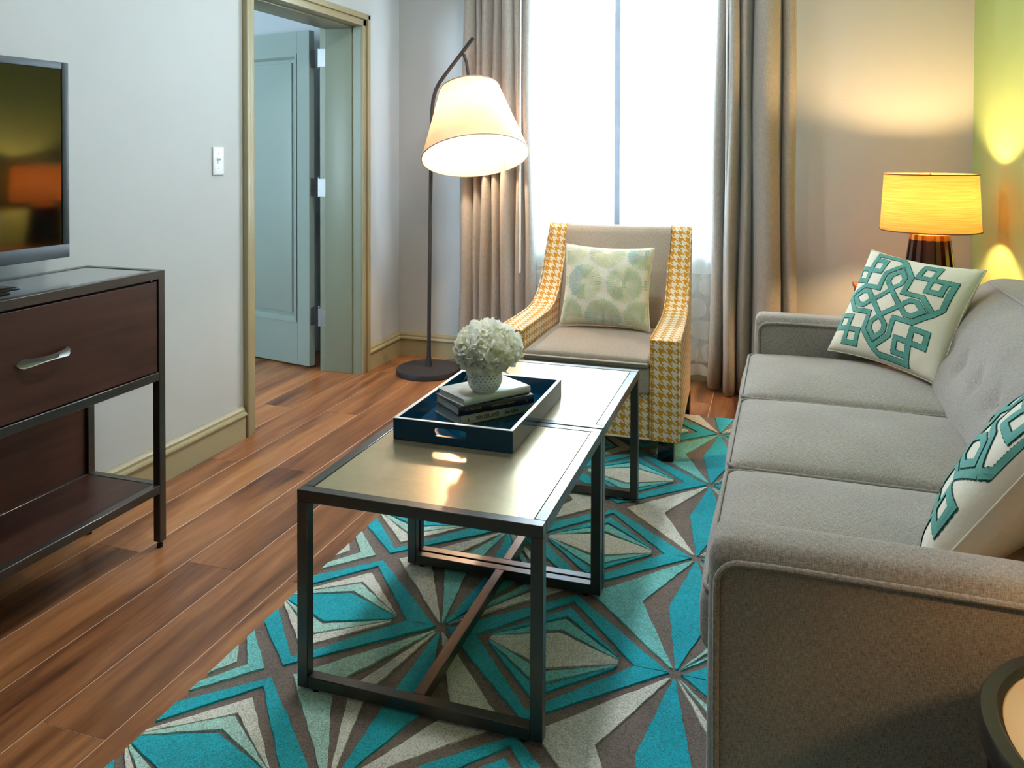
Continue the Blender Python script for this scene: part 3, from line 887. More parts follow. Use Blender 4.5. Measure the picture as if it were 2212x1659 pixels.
for k in range(NF):
    zz = 1-1.84*(k+0.5)/NF
    ph = k*2.399963
    rx = math.sqrt(max(0, 1-zz*zz))
    n = Vector((rx*math.cos(ph), rx*math.sin(ph), zz))
    lump = 1 + 0.07*math.sin(3.1*n.x+1.3)*math.cos(2.7*n.y) + 0.05*math.sin(5*n.z+2*n.x)
    R_ = lump*rf.uniform(0.80, 0.93)
    p = HC + Vector((n.x*0.098*R_, n.y*0.098*R_, n.z*(0.074 if n.z > 0 else 0.068)*R_))
    o = bpy.data.objects.new('floret', FM[k % 6]); COL.objects.link(o); o.parent = hyd
    q = (n + Vector((rf.uniform(-.5,.5), rf.uniform(-.5,.5), rf.uniform(-.4,.4)))).normalized().to_track_quat('Z', 'Y')
    m_ = Matrix.Translation(p) @ q.to_matrix().to_4x4() @ Matrix.Rotation(rf.uniform(0, 6.28), 4, 'Z') @ Matrix.Scale(rf.uniform(0.85, 1.15), 4)
    o.matrix_basis = basis(hyd).inverted() @ m_
b = B(); b.rbox((HC.x-0.055, HC.y-0.055, HC.z-0.045), (HC.x+0.055, HC.y+0.055, HC.z+0.045), 0.044, 3, 4)
obj('inner_florets', b, PM[1], hyd)
for k in range(7):
    a = k*0.9
    obj('stem', B().tube([(VX+0.02*math.cos(a), VY+0.02*math.sin(a), ZV+0.012), (VX+0.018*math.cos(a), VY+0.018*math.sin(a), ZV+0.06), (HC.x+0.03*math.cos(a), HC.y+0.03*math.sin(a), HC.z)], 0.0028, 6), MT['green_stem'], hyd)
def leaf(a0, L, tilt):
    b = B()
    ca, sa = math.cos(a0), math.sin(a0)
    def fn(u, v):
        h = 0.017*math.sin(PI*u**0.8); x = (v*2-1)*h; r = 0.040+u*L*math.cos(tilt); z = 0.064 + u*L*math.sin(tilt) - 0.3*abs(x) - 0.012*u*u
        return Vector((VX+r*ca-x*sa, VY+r*sa+x*ca, ZV+z))
    b.grid(fn, 6, 4); return b
for a0, L, ti in ((3.5, 0.035, -0.9), (0.6, 0.035, -0.3)):
    obj('leaf', leaf(a0, L, ti), MT['green_stem'], hyd)

# ------------------------------------------------------------------ sheers and drapes
def uv_axes(o, a, b_):
    me = o.data
    uv = me.uv_layers.new(name='metres')
    for l in me.loops:
        c = me.vertices[l.vertex_index].co
        uv.data[l.index].uv = (c[a], c[b_])
def sheer(x0, x1, y, label, ph, edge):
    b = B()
    nu, nv = 120, 10
    def fn(u, v):
        x = x0 + (x1-x0)*u
        z = 0.05 + 2.42*v
        yy = y + 0.016*math.sin(u*2*PI*6.5+ph)*(0.75+0.25*(1-v)) + 0.008*math.sin(u*2*PI*2.3+ph*2)
        return Vector((x, yy, z))
    b.grid(fn, nu, nv)
    o = obj('sheer_curtain', b, MT['sheer'], None, smooth=None)
    for p in o.data.polygons: p.use_smooth = True
    uv_axes(o, 0, 2)
    b = B()
    def hem(u, v):
        x = (edge-0.012) + 0.024*u if True else 0
        return Vector((x, y-0.004, 0.05 + 2.42*v))
    b.grid(hem, 2, 4)
    h = obj('hem', b, MT['sheer'], o, smooth=None); uv_axes(h, 0, 2)
    b = B(); b.grid(lambda u, v: fn(u, v*0.022) + Vector((0, -0.0035, 0)), 60, 1)
    h = obj('hem', b, MT['sheer'], o, smooth=None); uv_axes(h, 0, 2)
    tag(o, label, 'curtain', 'white sheers over the window')
    return o
sheer(-1.52, -0.815, 4.315, 'white sheer curtain with woven pebbles behind the floor lamp', 0.4, -0.827)
sheer(-0.785, -0.10, 4.315, 'white sheer curtain with woven pebbles beside the sofa end', 1.7, -0.773)

def drape(valleys, label, amp, side, wand_x, wand_z):
    t_ = thing('drape', label, 'curtain', (sum(valleys)/len(valleys), 4.24, 0.0), group='taupe drapes at the window')
    b = B(); pts = []
    for i in range(len(valleys)-1):
        a, c = valleys[i], valleys[i+1]; wd = c-a
        for q in range(12):
            s_ = q/12
            pts.append((a+wd*s_, -amp[i]*(math.sin(PI*s_)**0.38 if s_ > 0 else 0), i))
    pts.append((valleys[-1], 0, len(valleys)-2))
    xm = (valleys[0]+valleys[-1])/2
    nv = 14
    rows = []
    for j in range(nv+1):
        v = j/nv; z = 0.018 + 2.46*v
        row = []
        for (x, dy, i) in pts:
            fl_ = 1 + 0.16*(1-v)**1.5
            sag = 0.006*math.sin(3*v*PI + i*1.9)
            row.append(b.v((xm + (x-xm)*fl_ + sag, 4.275 + dy*(1+0.45*(1-v)) + 0.004*math.sin(v*7+i), z - (0.010 if j == 0 and i % 2 else 0))))
        rows.append(row)
    for j in range(nv):
        for k in range(len(pts)-1):
            b.face([rows[j][k], rows[j][k+1], rows[j+1][k+1], rows[j+1][k]])
    o = obj('panel', b, MT['drape'], t_, smooth=None, uv=True)
    for p in o.data.polygons: p.use_smooth = True
    s2 = o.modifiers.new('cloth', 'SOLIDIFY'); s2.thickness = 0.003
    obj('pull_wand', B().tube([(wand_x, 4.165, wand_z), (wand_x, 4.165, 2.45)], 0.0045, 8), MT['plastic_white'], t_)
    return t_
drape([-1.665, -1.587, -1.546, -1.489, -1.437, -1.363, -1.318, -1.268], 'taupe drape with soft folds beside the floor lamp', [0.075,0.06,0.08,0.07,0.09,0.06,0.05], -1, -1.303, 0.565)
drape([-0.285, -0.222, -0.158, -0.100, 0.034, 0.100], 'taupe drape hanging between the window and the sofa', [0.06,0.11,0.085,0.12,0.06], 1, -0.222, 0.505)
obj('curtain_rod', B().tube([(-1.78, 4.26, 2.485), (0.2, 4.26, 2.485)], 0.012, 10), MT['lamp_metal'])
tag(bpy.data.objects['curtain_rod'], 'dark curtain rod running above the window', 'curtain rod')

# ------------------------------------------------------------------ floor lamp
lp = thing('floor_lamp', 'black arc floor lamp with large tilted cream shade in the corner', 'lamp', (-1.80, 4.07, 0))
obj('base', B().lathe([(0.001,0),(0.172,0),(0.176,0.003),(0.176,0.026),(0.173,0.031),(0.001,0.032)], 64, (-1.80, 4.07, 0), caps=False), MT['lamp_metal'], lp)
obj('collar', B().lathe([(0.020,0.030),(0.018,0.045),(0.0125,0.085),(0.0115,0.15)], 24, (-1.806, 4.088, 0)), MT['lamp_metal'], lp)
arm_pts = [(-1.806,4.088,0.03),(-1.803,4.088,0.5),(-1.796,4.086,1.0),(-1.790,4.084,1.32),(-1.786,4.083,1.45),(-1.778,4.081,1.51),(-1.762,4.078,1.56),(-1.738,4.075,1.60),(-1.70,4.071,1.645),(-1.60,4.06,1.757),(-1.533,4.052,1.832)]
obj('pole', B().tube(arm_pts, 0.0105, 12), MT['lamp_metal'], lp)
Cb = Vector((-1.467, 3.915, 1.197)); ax = Vector((0.2137, -0.3407, -0.9145)).normalized(); Ls = 0.389
Ct = Cb - ax*Ls
obj('hook', B().tube([(-1.604,4.061,1.752),(-1.590,4.059,1.745),(-1.572,4.056,1.70),(-1.563,4.055,1.64), tuple(Ct + Vector((-0.004,0.002,0.03))), tuple(Ct + ax*0.01)], 0.0085, 10), MT['lamp_metal'], lp)
q = (-ax).to_track_quat('Z', 'Y').to_matrix().to_4x4()
sm_ = Matrix.Translation(Cb) @ q      # local z points up the shade axis
b = B(); b.lathe([(0.279, 0), (0.160, Ls)], 72, m=sm_, caps=False)
so = obj('shade', b, MT['shade_cream'], lp, smooth=60)
stm = plain('shade_trim_grey', srgb(176, 160, 146), 0.7)
for (r_, z_) in ((0.279, 0.0), (0.160, Ls)):
    obj('shade_trim', B().tube([sm_ @ Vector((r_*math.cos(2*PI*k/72), r_*math.sin(2*PI*k/72), z_)) for k in range(72)], 0.003, 6, closed=True), stm, so)
b = B(); b.lathe([(0.0005, Ls-0.012), (0.157, Ls-0.012)], 48, m=sm_, caps=False)
obj('shade_top_disc', b, MT['shade_cream'], so)
b = B(); b.lathe([(0.0005,0.185),(0.018,0.188),(0.030,0.205),(0.032,0.225),(0.024,0.25),(0.014,0.27),(0.013,0.29)], 20, m=sm_, caps=False)
obj('bulb', b, MT['bulb'], lp)
obj('socket', B().lathe([(0.017,0.285),(0.017,0.34),(0.010,0.35),(0.010,Ls)], 16, m=sm_), MT['lamp_metal'], lp)

# ------------------------------------------------------------------ end tables and table lamps
def end_table(x0, x1, y0, y1, zt, label):
    o = thing('end_table', label, 'side table', ((x0+x1)/2, (y0+y1)/2, 0), group='orange wood end tables')
    obj('top', B().box((x0, y0, zt-0.022), (x1, y1, zt), 0.002), MT['orange_wood'], o)
    obj('body', B().box((x0+0.012, y0+0.012, 0.14), (x1-0.012, y1-0.012, zt-0.022), 0.002), MT['orange_wood'], o)
    for a in (x0+0.006, x1-0.030):
        for c in (y0+0.006, y1-0.030):
            obj('leg', B().box((a, c, 0), (a+0.024, c+0.024, zt-0.022), 0.002), MT['orange_wood'], o)
    d_ = obj('drawer', B().box((x0+0.002, y0+0.04, zt-0.20), (x0+0.013, y1-0.04, zt-0.04), 0.002), MT['orange_wood'], o)
    obj('knob', B().lathe([(0.004,0),(0.004,0.012),(0.010,0.016),(0.010,0.022)], 16, m=Matrix.Translation((x0+0.002, (y0+y1)/2, zt-0.12)) @ Matrix.Rotation(-PI/2, 4, 'Y')), MT['gold'], d_)
    return o
end_table(0.372, 0.885, 3.46, 4.21, 0.60, 'orange wood end table behind the far sofa arm')
end_table(0.66, 0.89, 0.72, 1.20, 0.60, 'orange wood end table standing near the round side table')

def table_lamp(x, y, z, label, bulb='bulb_table'):   # ribbed base, gold collar, drum shade
    o = thing('table_lamp', label, 'lamp', (x, y, z), group='gold shaded table lamps with ribbed black bases')
    N = 14
    def gear(b, za, ra, zb, rb, cap=False):
        def ring(r, zz):
            out = []
            for k in range(N):
                for (da, f) in ((-0.30, 0.80), (-0.24, 1.0), (0.24, 1.0), (0.30, 0.80)):
                    a = 2*PI*(k+da)/N
                    out.append(b.v((x+r*f*math.cos(a), y+r*f*math.sin(a), zz)))
            return out
        A, C = ring(ra, za), ring(rb, zb); n = len(A)
        for k in range(n): b.face([A[k], A[(k+1) % n], C[(k+1) % n], C[k]])
        b.face(A[::-1]); b.face(C)
    b = B(); gear(b, z+0.012, 0.112, z+0.250, 0.081)
    obj('ribbed_base', b, plain('lamp_base_black', srgb(34, 27, 22), 0.22, spec=0.6), o, smooth=None)
    b = B(); gear(b, z+0.250, 0.081, z+0.272, 0.078)
    obj('gold_collar', b, MT['gold'], o, smooth=None)
    obj('foot', B().lathe([(0.116,0),(0.116,0.010),(0.112,0.013)], 40, (x, y, z)), MT['gold'], o)
    obj('neck', B().lathe([(0.030,0.27),(0.030,0.276),(0.009,0.280),(0.009,0.35),(0.016,0.352),(0.016,0.385)], 20, (x, y, z)), MT['gold'], o)
    b = B(); b.lathe([(0.196, 0.290), (0.183, 0.530)], 72, (x, y, z), caps=False)
    s_ = obj('shade', b, MT['shade_gold'], o, smooth=60)
    stb = plain('shade_trim_brown', srgb(120, 92, 60), 0.7)
    for (r_, zz) in ((0.196, 0.290), (0.183, 0.530)):
        obj('shade_trim', B().tube([(x+r_*math.cos(2*PI*k/72), y+r_*math.sin(2*PI*k/72), z+zz) for k in range(72)], 0.0032, 6, closed=True), stb, s_)
    b = B()
    for k in range(3):
        a = k*2*PI/3+0.3
        b.tube([(x, y, z+0.515), (x+0.182*math.cos(a), y+0.182*math.sin(a), z+0.527)], 0.0018, 6)
    b.tube([(x, y, z+0.385), (x+0.042, y, z+0.42), (x+0.045, y, z+0.48), (x, y, z+0.515)], 0.0018, 6); b.tube([(x, y, z+0.385), (x-0.042, y, z+0.42), (x-0.045, y, z+0.48), (x, y, z+0.515)], 0.0018, 6)
    b.lathe([(0.004, 0.512), (0.006, 0.525), (0.003, 0.535)], 10, (x, y, z))
    obj('harp', b, MT['gold'], o)
    obj('bulb', B().lathe([(0.013,0.383),(0.016,0.395),(0.029,0.415),(0.031,0.43),(0.024,0.45),(0.010,0.459),(0.0005,0.461)], 18, (x, y, z), caps=False), MT[bulb], o)
    return o
table_lamp(0.645, 3.84, 0.60, 'table lamp with golden drum shade in the corner behind the sofa')
table_lamp(0.715, 0.95, 0.60, 'table lamp with golden drum shade on the end table nearest the camera', 'bulb_dim')

# ------------------------------------------------------------------ round side table
rt = thing('round_side_table', 'small round side table with black rim and tan top by the sofa arm', 'side table', (0.442, 1.06, 0))
rc = (0.442, 1.06, 0)
obj('rim', B().lathe([(0.176,0.520),(0.198,0.520),(0.2024,0.524),(0.2024,0.546),(0.199,0.551),(0.183,0.551),(0.180,0.547),(0.176,0.545)], 72, rc, caps=False), plain('round_table_black', srgb(28, 27, 25), 0.3, spec=0.6), rt)
obj('top', B().lathe([(0.0005,0.535),(0.1775,0.535),(0.1785,0.541),(0.1765,0.5435),(0.0005,0.5435)], 72, rc, caps=False), MT['glass_dark'], rt)
for k in range(3):
    a = 2.75 + k*2*PI/3
    obj('leg', B().box((-0.011,-0.011,0), (0.011,0.011,0.522), 0.001, 1, Matrix.Translation((rc[0]+0.182*math.cos(a), rc[1]+0.182*math.sin(a), 0)) @ Matrix.Rotation(a, 4, 'Z')), MT['black_metal'], rt)
obj('lower_ring', B().tube([(rc[0]+0.170*math.cos(2*PI*k/48), rc[1]+0.170*math.sin(2*PI*k/48), 0.12) for k in range(48)], 0.008, 8, closed=True), MT['black_metal'], rt)

# ------------------------------------------------------------------ sofa (local: x depth, y length)
SA = math.radians(-1.0)
sofa = thing('sofa', 'long light grey linen sofa with tufted back and three seat cushions', 'sofa', (-0.095, 1.33, 0), SA)
SLn, AW, SD = 2.05, 0.122, 0.955
def L_(name, b, mat, parent, smooth=45, uv=True): return obj(name, b, mat, parent, smooth=smooth, local=True, uv=uv)
L_('base', B().rbox((0.012, AW-0.01, 0.10), (SD, SLn-AW+0.01, 0.315), 0.012, 3, 2), MT['sofa'], sofa)
for y0 in (0.0, SLn-AW):
    def crown(a, b_, c, P):
        if c > 0.5: P = P + Vector((0, 0, 0.006*(1-b_*b_)*(c-0.5)*2))
        P = P + Vector((-0.004*(1-c)*(0.5 if a < 0 else 0), 0, 0))
        return P
    ar = L_('arm', B().rbox((0.0, y0, 0.10), (SD, y0+AW, 0.585), 0.030, 6, 5, crown), MT['sofa'], sofa)
    for yy in (y0-0.0035, y0+AW+0.0035):
        ys = yy
        pts = [(0.016, ys, 0.10), (0.014, ys, 0.35), (0.014, ys, 0.500)]
        for k in range(1, 8):
            a = k/8*PI/2; pts.append((0.014+0.040*(1-math.cos(a)), ys, 0.523+0.040*math.sin(a)))
        pts += [(0.10, ys, 0.565), (0.3, ys, 0.566), (0.6, ys, 0.566), (SD-0.02, ys, 0.565)]
        L_('piping', B().tube(pts, 0.0056, 8), MT['sofa'], ar)
CW = (SLn-2*AW)/3
for k in range(3):
    y0 = AW + k*CW
    def cush(a, b_, c, P):
        if c > 0: P = P + Vector((0, 0, 0.032*(1-a**4)*(1-b_**2)**0.8*c))
        if a < -0.9: P = P + Vector((-0.010*(1-b_*b_)*(1-c*c), 0, 0))
        return P
    cu = L_('seat_cushion', B().rbox((-0.026, y0+0.0035, 0.312), (0.60, y0+CW-0.0035, 0.444), 0.036, 10, 5, cush), MT['sofa'], sofa)
    pts = []
    x0, x1, ya, yb2, rr_ = -0.0195, 0.594, y0+0.009, y0+CW-0.009, 0.03
    for (cx_, cy_, a0) in ((x0+rr_, ya+rr_, PI), (x1-rr_, ya+rr_, 1.5*PI), (x1-rr_, yb2-rr_, 0), (x0+rr_, yb2-rr_, 0.5*PI)):
        for q_ in range(5):
            a = a0 + q_/4*PI/2
            pts.append((cx_+rr_*math.cos(a), cy_+rr_*math.sin(a), 0.4375))
    L_('piping', B().tube(pts, 0.0048, 8, closed=True), MT['sofa'], cu)
# back: reclined, rounded over the top, tufted
prof = [(0.590,0.30),(0.572,0.40),(0.573,0.45),(0.592,0.51),(0.624,0.575),(0.660,0.635),(0.700,0.690),(0.745,0.735),(0.785,0.762),(0.800,0.771),(0.84,0.779),(0.90,0.776),(0.940,0.765),(0.955,0.745),(0.958,0.60),(0.958,0.12)]
def smooth_prof(P, n):
    out = []
    for i in range(len(P)-1):
        p0, p1, p2, p3 = (Vector(P[max(i-1,0)]), Vector(P[i]), Vector(P[i+1]), Vector(P[min(i+2,len(P)-1)]))
        for q_ in range(n):
            t_ = q_/n
            out.append(0.5*((2*p1)+(p2-p0)*t_+(2*p0-5*p1+4*p2-p3)*t_*t_+(3*p1-p0-3*p2+p3)*t_**3))
    out.append(Vector(P[-1])); return out
sp_ = smooth_prof(prof, 5)
TU = [(0.22+0.2*k, 0.575) for k in range(9)] + [(0.32+0.2*k, 0.675) for k in range(8)]
b = B()
YA, YB2 = AW-0.03, SLn-AW+0.03
ny = 130; rows = []
for i, p in enumerate(sp_):
    row = []
    tn = (sp_[min(i+1, len(sp_)-1)]-sp_[max(i-1, 0)]).normalized(); nn = Vector((-tn.y, tn.x))
    for j in range(ny+1):
        y = YA + (YB2-YA)*j/ny
        d = 0
        if p.x < 0.79 and p.y > 0.4:
            for (ty_, tz_) in TU:
                if tz_ > 0.6: continue
                e2 = ((y-ty_)/0.040)**2 + ((p.y-tz_)/0.034)**2
                d -= 0.017*math.exp(-e2)
                cr = ((y-ty_-(p.y-tz_)*0.5)/0.008)**2 + ((p.y-tz_-0.03)/0.03)**2
                d -= 0.004*math.exp(-cr)
            d += 0.010*math.sin(min(1, (p.y-0.4)/0.36)*PI)
        ed = min(j, ny-j)/ny*(YB2-YA)
        rnd = 0.045
        if ed < rnd: d -= rnd*(1-math.sqrt(1-((rnd-ed)/rnd)**2))*0.9
        q_ = p + nn*d
        row.append(b.v((q_.x, y, q_.y)))
    rows.append(row)
for i in range(len(rows)-1):
    for j in range(ny): b.face([rows[i][j], rows[i][j+1], rows[i+1][j+1], rows[i+1][j]])
for j in (0, ny): b.face([rows[i][j] for i in range(len(rows))])
bmesh.ops.recalc_face_normals(b.bm, faces=list(b.bm.faces))
bk = L_('backrest', b, MT['sofa'], sofa, smooth=50)
L_('piping', B().tube([(0.800, YA+0.05, 0.755), (0.789, YA+0.09, 0.768), (0.788, 1.0, 0.769), (0.789, YB2-0.09, 0.768), (0.800, YB2-0.05, 0.755)], 0.0048, 8), MT['sofa'], bk)
for (ty_, tz_) in TU:
    if tz_ > 0.6: continue
    L_('tuft_button', B().lathe([(0.0075,-0.002),(0.0075,0.001),(0.005,0.003),(0.0005,0.0038)], 12, m=Matrix.Translation((0.633, ty_, tz_)) @ Matrix.Rotation(-1.05, 4, 'Y')), MT['sofa'], bk, uv=True)
for x0 in (0.05, SD-0.11):
    for y0 in (0.04, SLn-0.10):
        L_('leg', B().box((x0, y0, 0.0145 if x0 < 0.5 else 0.0), (x0+0.06, y0+0.06, 0.10), 0.003), MT['black_gloss'], sofa)

# ------------------------------------------------------------------ armchair
ch = thing('armchair', 'armchair with mustard houndstooth sides and grey linen seat by the window', 'armchair', (-0.70, 3.5, 0))
top = [(3.125,0.492),(3.14,0.500),(3.30,0.503),(3.48,0.510),(3.57,0.527),(3.63,0.565),(3.68,0.62),(3.73,0.70),(3.78,0.79),(3.808,0.845),(3.822,0.865),(3.845,0.873),(3.90,0.870),(3.918,0.855)]
side = [(3.125, 0.10)] + top + [(3.915,0.70),(3.905,0.5),(3.88,0.25),(3.855,0.10)]
def taper(y): return max(0.0, (y-3.125)/0.75)
def arm(xo0, xo1, xi0, xi1):
    """outer / inner x at the front (0) and at the back (1)"""
    b = B()
    O = [b.v((xo0+(xo1-xo0)*taper(y), y, z)) for y, z in side]; I = [b.v((xi0+(xi1-xi0)*taper(y), y, z)) for y, z in side]
    n = len(side)
    b.face(O); b.face(I[::-1])
    for k in range(n): b.face([O[k], I[k], I[(k+1) % n], O[(k+1) % n]])
    bmesh.ops.recalc_face_normals(b.bm, faces=list(b.bm.faces))
    E = [e for e in b.bm.edges if len(e.link_faces) == 2 and any(len(f.verts) > 5 for f in e.link_faces)]
    bmesh.ops.bevel(b.bm, geom=E, offset=0.008, segments=3, profile=0.5, affect='EDGES', clamp_overlap=True)
    return b
def uv_arm(o):
    """run the weave along the arm: u across, v along the profile for the strip; side faces use y,z"""
    me = o.data; uv = me.uv_layers.new(name='metres')
    M_ = basis(o)
    cum = [0.0]
    for k in range(1, len(side)): cum.append(cum[-1]+math.dist(side[k], side[k-1]))
    def arc(y, z):
        best = (9, 0)
        for k in range(len(side)-1):
            a, c = side[k], side[k+1]; dx, dz = c[0]-a[0], c[1]-a[1]; L2 = dx*dx+dz*dz
            t_ = max(0, min(1, ((y-a[0])*dx+(z-a[1])*dz)/L2)); d_ = math.hypot(y-a[0]-t_*dx, z-a[1]-t_*dz)
            if d_ < best[0]: best = (d_, cum[k]+t_*math.sqrt(L2))
        return best[1]
    for p in me.polygons:
        flat = abs(p.normal.x) > 0.7
        for li in p.loop_indices:
            c = M_ @ me.vertices[me.loops[li].vertex_index].co
            uv.data[li].uv = (c.y, c.z) if flat else (c.x, arc(c.y, c.z))
for (xo0, xo1, xi0, xi1) in ((-0.333,-0.362,-0.443,-0.453), (-1.072,-1.035,-0.962,-0.945)):
    a_ = obj('arm', arm(xo0, xo1, xi0, xi1), MT['hounds'], ch, smooth=35); uv_arm(a_)
    for (xa, xb_) in ((xo0, xo1), (xi0, xi1)):
        sg = 1 if (xa > -0.4 or -0.97 < xa < -0.9) else -1
        ox = 0.001 if abs(xa+0.333) < 0.01 or abs(xa+0.962) < 0.01 else -0.001
        pts = [(xa+ox+(xb_-xa)*taper(y), y, z) for y, z in [(3.123, 0.105)] + top[:-1]]
        pp_ = obj('piping', B().tube(pts, 0.0038, 6), MT['hounds'], a_, uv=True)
b = B(); b.rbox((-0.955, 3.132, 0.10), (-0.45, 3.160, 0.282), 0.006, 3, 2); b.box((-0.955, 3.16, 0.10), (-0.45, 3.80, 0.28))
obj('front_rail', b, MT['hounds'], ch, uv=True)
obj('front_piping', B().tube([(-0.96, 3.131, 0.103), (-0.44, 3.131, 0.103)], 0.004, 6), MT['piping_white'], ch)
def seat(a, b_, c, P):
    if c > 0: P = P + Vector((0, 0, 0.024*(1-a**4)*(1-b_**2*0.9)*c))
    return P
obj('seat_deck', B().rbox((-0.957, 3.112, 0.282), (-0.448, 3.68, 0.385), 0.012, 4, 3), MT['chair_grey'], ch, uv=True)
sc = obj('seat_cushion', B().rbox((-0.957, 3.098, 0.384), (-0.448, 3.70, 0.422), 0.016, 12, 3, seat), MT['chair_grey'], ch, uv=True)
obj('piping', B().tube([(-0.956, 3.12, 0.403), (-0.95, 3.098, 0.403), (-0.70, 3.094, 0.404), (-0.455, 3.098, 0.403), (-0.449, 3.12, 0.403)], 0.004, 6), MT['piping_white'], sc)
bp = [(3.62,0.38),(3.655,0.50),(3.70,0.62),(3.75,0.74),(3.79,0.835),(3.812,0.862),(3.84,0.872),(3.895,0.868),(3.912,0.85),(3.905,0.5),(3.86,0.12),(3.70,0.12)]
b = B(); A_ = [b.v((-0.950, y, z)) for y, z in bp]; C_ = [b.v((-0.449, y, z)) for y, z in bp]
n_ = len(bp)
NX = 10
prevr = A_
for q_ in range(1, NX+1):
    x = -0.950 + 0.501*q_/NX; bulge = 0.016*math.sin(PI*q_/NX)
    cur = C_ if q_ == NX else [b.v((x, y-(bulge if k < 6 else 0), z)) for k, (y, z) in enumerate(bp)]
    for k in range(n_): b.face([prevr[k], prevr[(k+1) % n_], cur[(k+1) % n_], cur[k]])
    prevr = cur
bmesh.ops.recalc_face_normals(b.bm, faces=list(b.bm.faces))
obj('backrest', b, MT['chair_grey'], ch, smooth=50, uv=True)
for x0 in (-0.420, -1.05):
    for y0, zf in ((3.155, ZT), (3.785, 0.0)):
        obj('leg', B().box((x0, y0, zf), (x0+0.062, y0+0.062, 0.102), 0.003), MT['black_gloss'], ch)

# ------------------------------------------------------------------ cushions
class Pillow:
    def __init__(s, C, e1, e2, w_, h_, t_, pinch=0.07, wob=0):
        s.C = Vector(C); s.e1 = Vector(e1).normalized(); e2 = Vector(e2); e2 = e2 - s.e1*e2.dot(s.e1); s.e2 = e2.normalized()
        s.n = s.e1.cross(s.e2); s.w, s.h, s.t, s.pinch, s.wob = w_/2, h_/2, t_/2, pinch, wob
    def pt(s, u, v, side=1, off=0.0):
        x = s.w*u*(1-s.pinch*(1-v*v)); y = s.h*v*(1-s.pinch*(1-u*u))
        d = s.t*(max(0, 1-u*u)*max(0, 1-v*v))**0.42
        wr = 0.004*math.sin(9*u+4*v+s.wob)*math.sin(7*v-3*u)*(1-u*u)*(1-v*v) + 0.003*math.sin(23*u*v+s.wob)*(u*u*v*v)*(1-abs(u)**8)
        return s.C + s.e1*x + s.e2*y + s.n*side*(d+wr+off)
    def body(s, n=34):
        b = B()
        def w(t_): return math.sin((t_-0.5)*PI)*0.5+0.5*(2*t_-1)
        us = [w(i/n) for i in range(n+1)]
        F = [[s.pt(u, v, 1) for v in us] for u in us]; K = [[s.pt(u, v, -1) for v in us] for u in us]
        fv = [[b.v(p) for p in r] for r in F]
        kv = [[fv[i][j] if i in (0, n) or j in (0, n) else b.v(K[i][j]) for j in range(n+1)] for i in range(n+1)]
        for i in range(n):
            for j in range(n):
                b.face([fv[i][j], fv[i+1][j], fv[i+1][j+1], fv[i][j+1]])
                b.face([kv[i][j], kv[i][j+1], kv[i+1][j+1], kv[i+1][j]])
        return b
    def seam(s, r=0.003, n=40):
        pts = []
        for (a, c) in (((-1,-1),(1,-1)), ((1,-1),(1,1)), ((1,1),(-1,1)), ((-1,1),(-1,-1))):
            for q_ in range(n):
                t_ = q_/n; pts.append(s.pt(a[0]+(c[0]-a[0])*t_, a[1]+(c[1]-a[1])*t_))
        return B().tube(pts, r, 6, closed=True)
    def strip(s, b, pts, hw, off, zig=0.0, step=0.03, lim=0.97):
        """ribbon of half-width hw along a (u,v) polyline, laid on the surface, mitred at the corners"""
        P = [Vector(p) for p in pts]
        n = len(P); L, R = [], []
        def nrm_(a, c): d = (c-a).normalized(); return Vector((-d.y, d.x))
        offs = []
        for i in range(n):
            if i == 0: m_ = nrm_(P[0], P[1])
            elif i == n-1: m_ = nrm_(P[-2], P[-1])
            else:
                a, c = nrm_(P[i-1], P[i]), nrm_(P[i], P[i+1]); m_ = (a+c).normalized(); m_ = m_/max(0.45, m_.dot(a))
            offs.append(m_)
        row = None
        for i in range(n-1):
            k = max(1, int((P[i+1]-P[i]).length/step))
            for q_ in range(k+(1 if i == n-2 else 0)):
                t_ = q_/k; p = P[i].lerp(P[i+1], t_); m_ = offs[i].lerp(offs[i+1], t_)
                z_ = hw + (zig if (q_ % 2) else 0)
                cur = []
                for f in (-1, 0, 1):
                    g = p + m_*z_*f
                    g = Vector((max(-lim, min(lim, g.x)), max(-lim, min(lim, g.y))))
                    cur.append(b.v(s.pt(g.x, g.y, 1, off)))
                if row:
                    for f in range(2): b.face([row[f+1], row[f], cur[f], cur[f+1]])
                row = cur

def rot90(p, k):
    for _ in range(k): p = (-p[1], p[0])
    return p
FRET = []
for k in range(4):
    FRET += [[rot90(p, k) for p in path] for path in (
        [(0,0.29),(0.145,0.44),(0.145,0.58),(0,0.74),(-0.145,0.58),(-0.145,0.44),(0,0.29)],
        [(0,0.29),(0.29,0)],
        [(0,0.90),(0.26,0.62),(0.26,0.27),(0.62,0.27),(0.90,0)],
        [(0.90,0),(1.0,0.14),(1.0,0.66),(0.36,0.66),(0.36,0.92),(0.62,0.92),(0.62,0.41),(0.87,0.41),(0.87,0.62)])]
def fret_pillow(P, label, cx, cy, sc, loc):
    o = thing('throw_pillow', label, 'pillow', loc, group='ivory throw pillows with teal ribbon fretwork')
    bo = obj('cover', P.body(), MT['pillow_white'], o, smooth=None)
    for p in bo.data.polygons: p.use_smooth = True
    obj('seam', P.seam(0.0025), MT['pillow_white'], o, smooth=None)
    b1, b2 = B(), B()
    for path in FRET:
        pts = [(cx+p[0]*sc, cy+p[1]*sc) for p in path]
        P.strip(b1, pts, 0.045, 0.0008, 0.007, 0.020)
        P.strip(b2, pts, 0.039, 0.0022, 0, 0.04)
    obj('ribbon_edging', b1, MT['stitch'], o, smooth=None); obj('ribbon', b2, MT['ribbon'], o, smooth=None)
    return o
P1 = Pillow((0.442, 3.130, 0.656), (0.294,-0.285,-0.02), (0.149,0.14,0.345), 0.445, 0.425, 0.155, 0.085, 0.3)
if P1.n.y > 0: P1.n = -P1.n
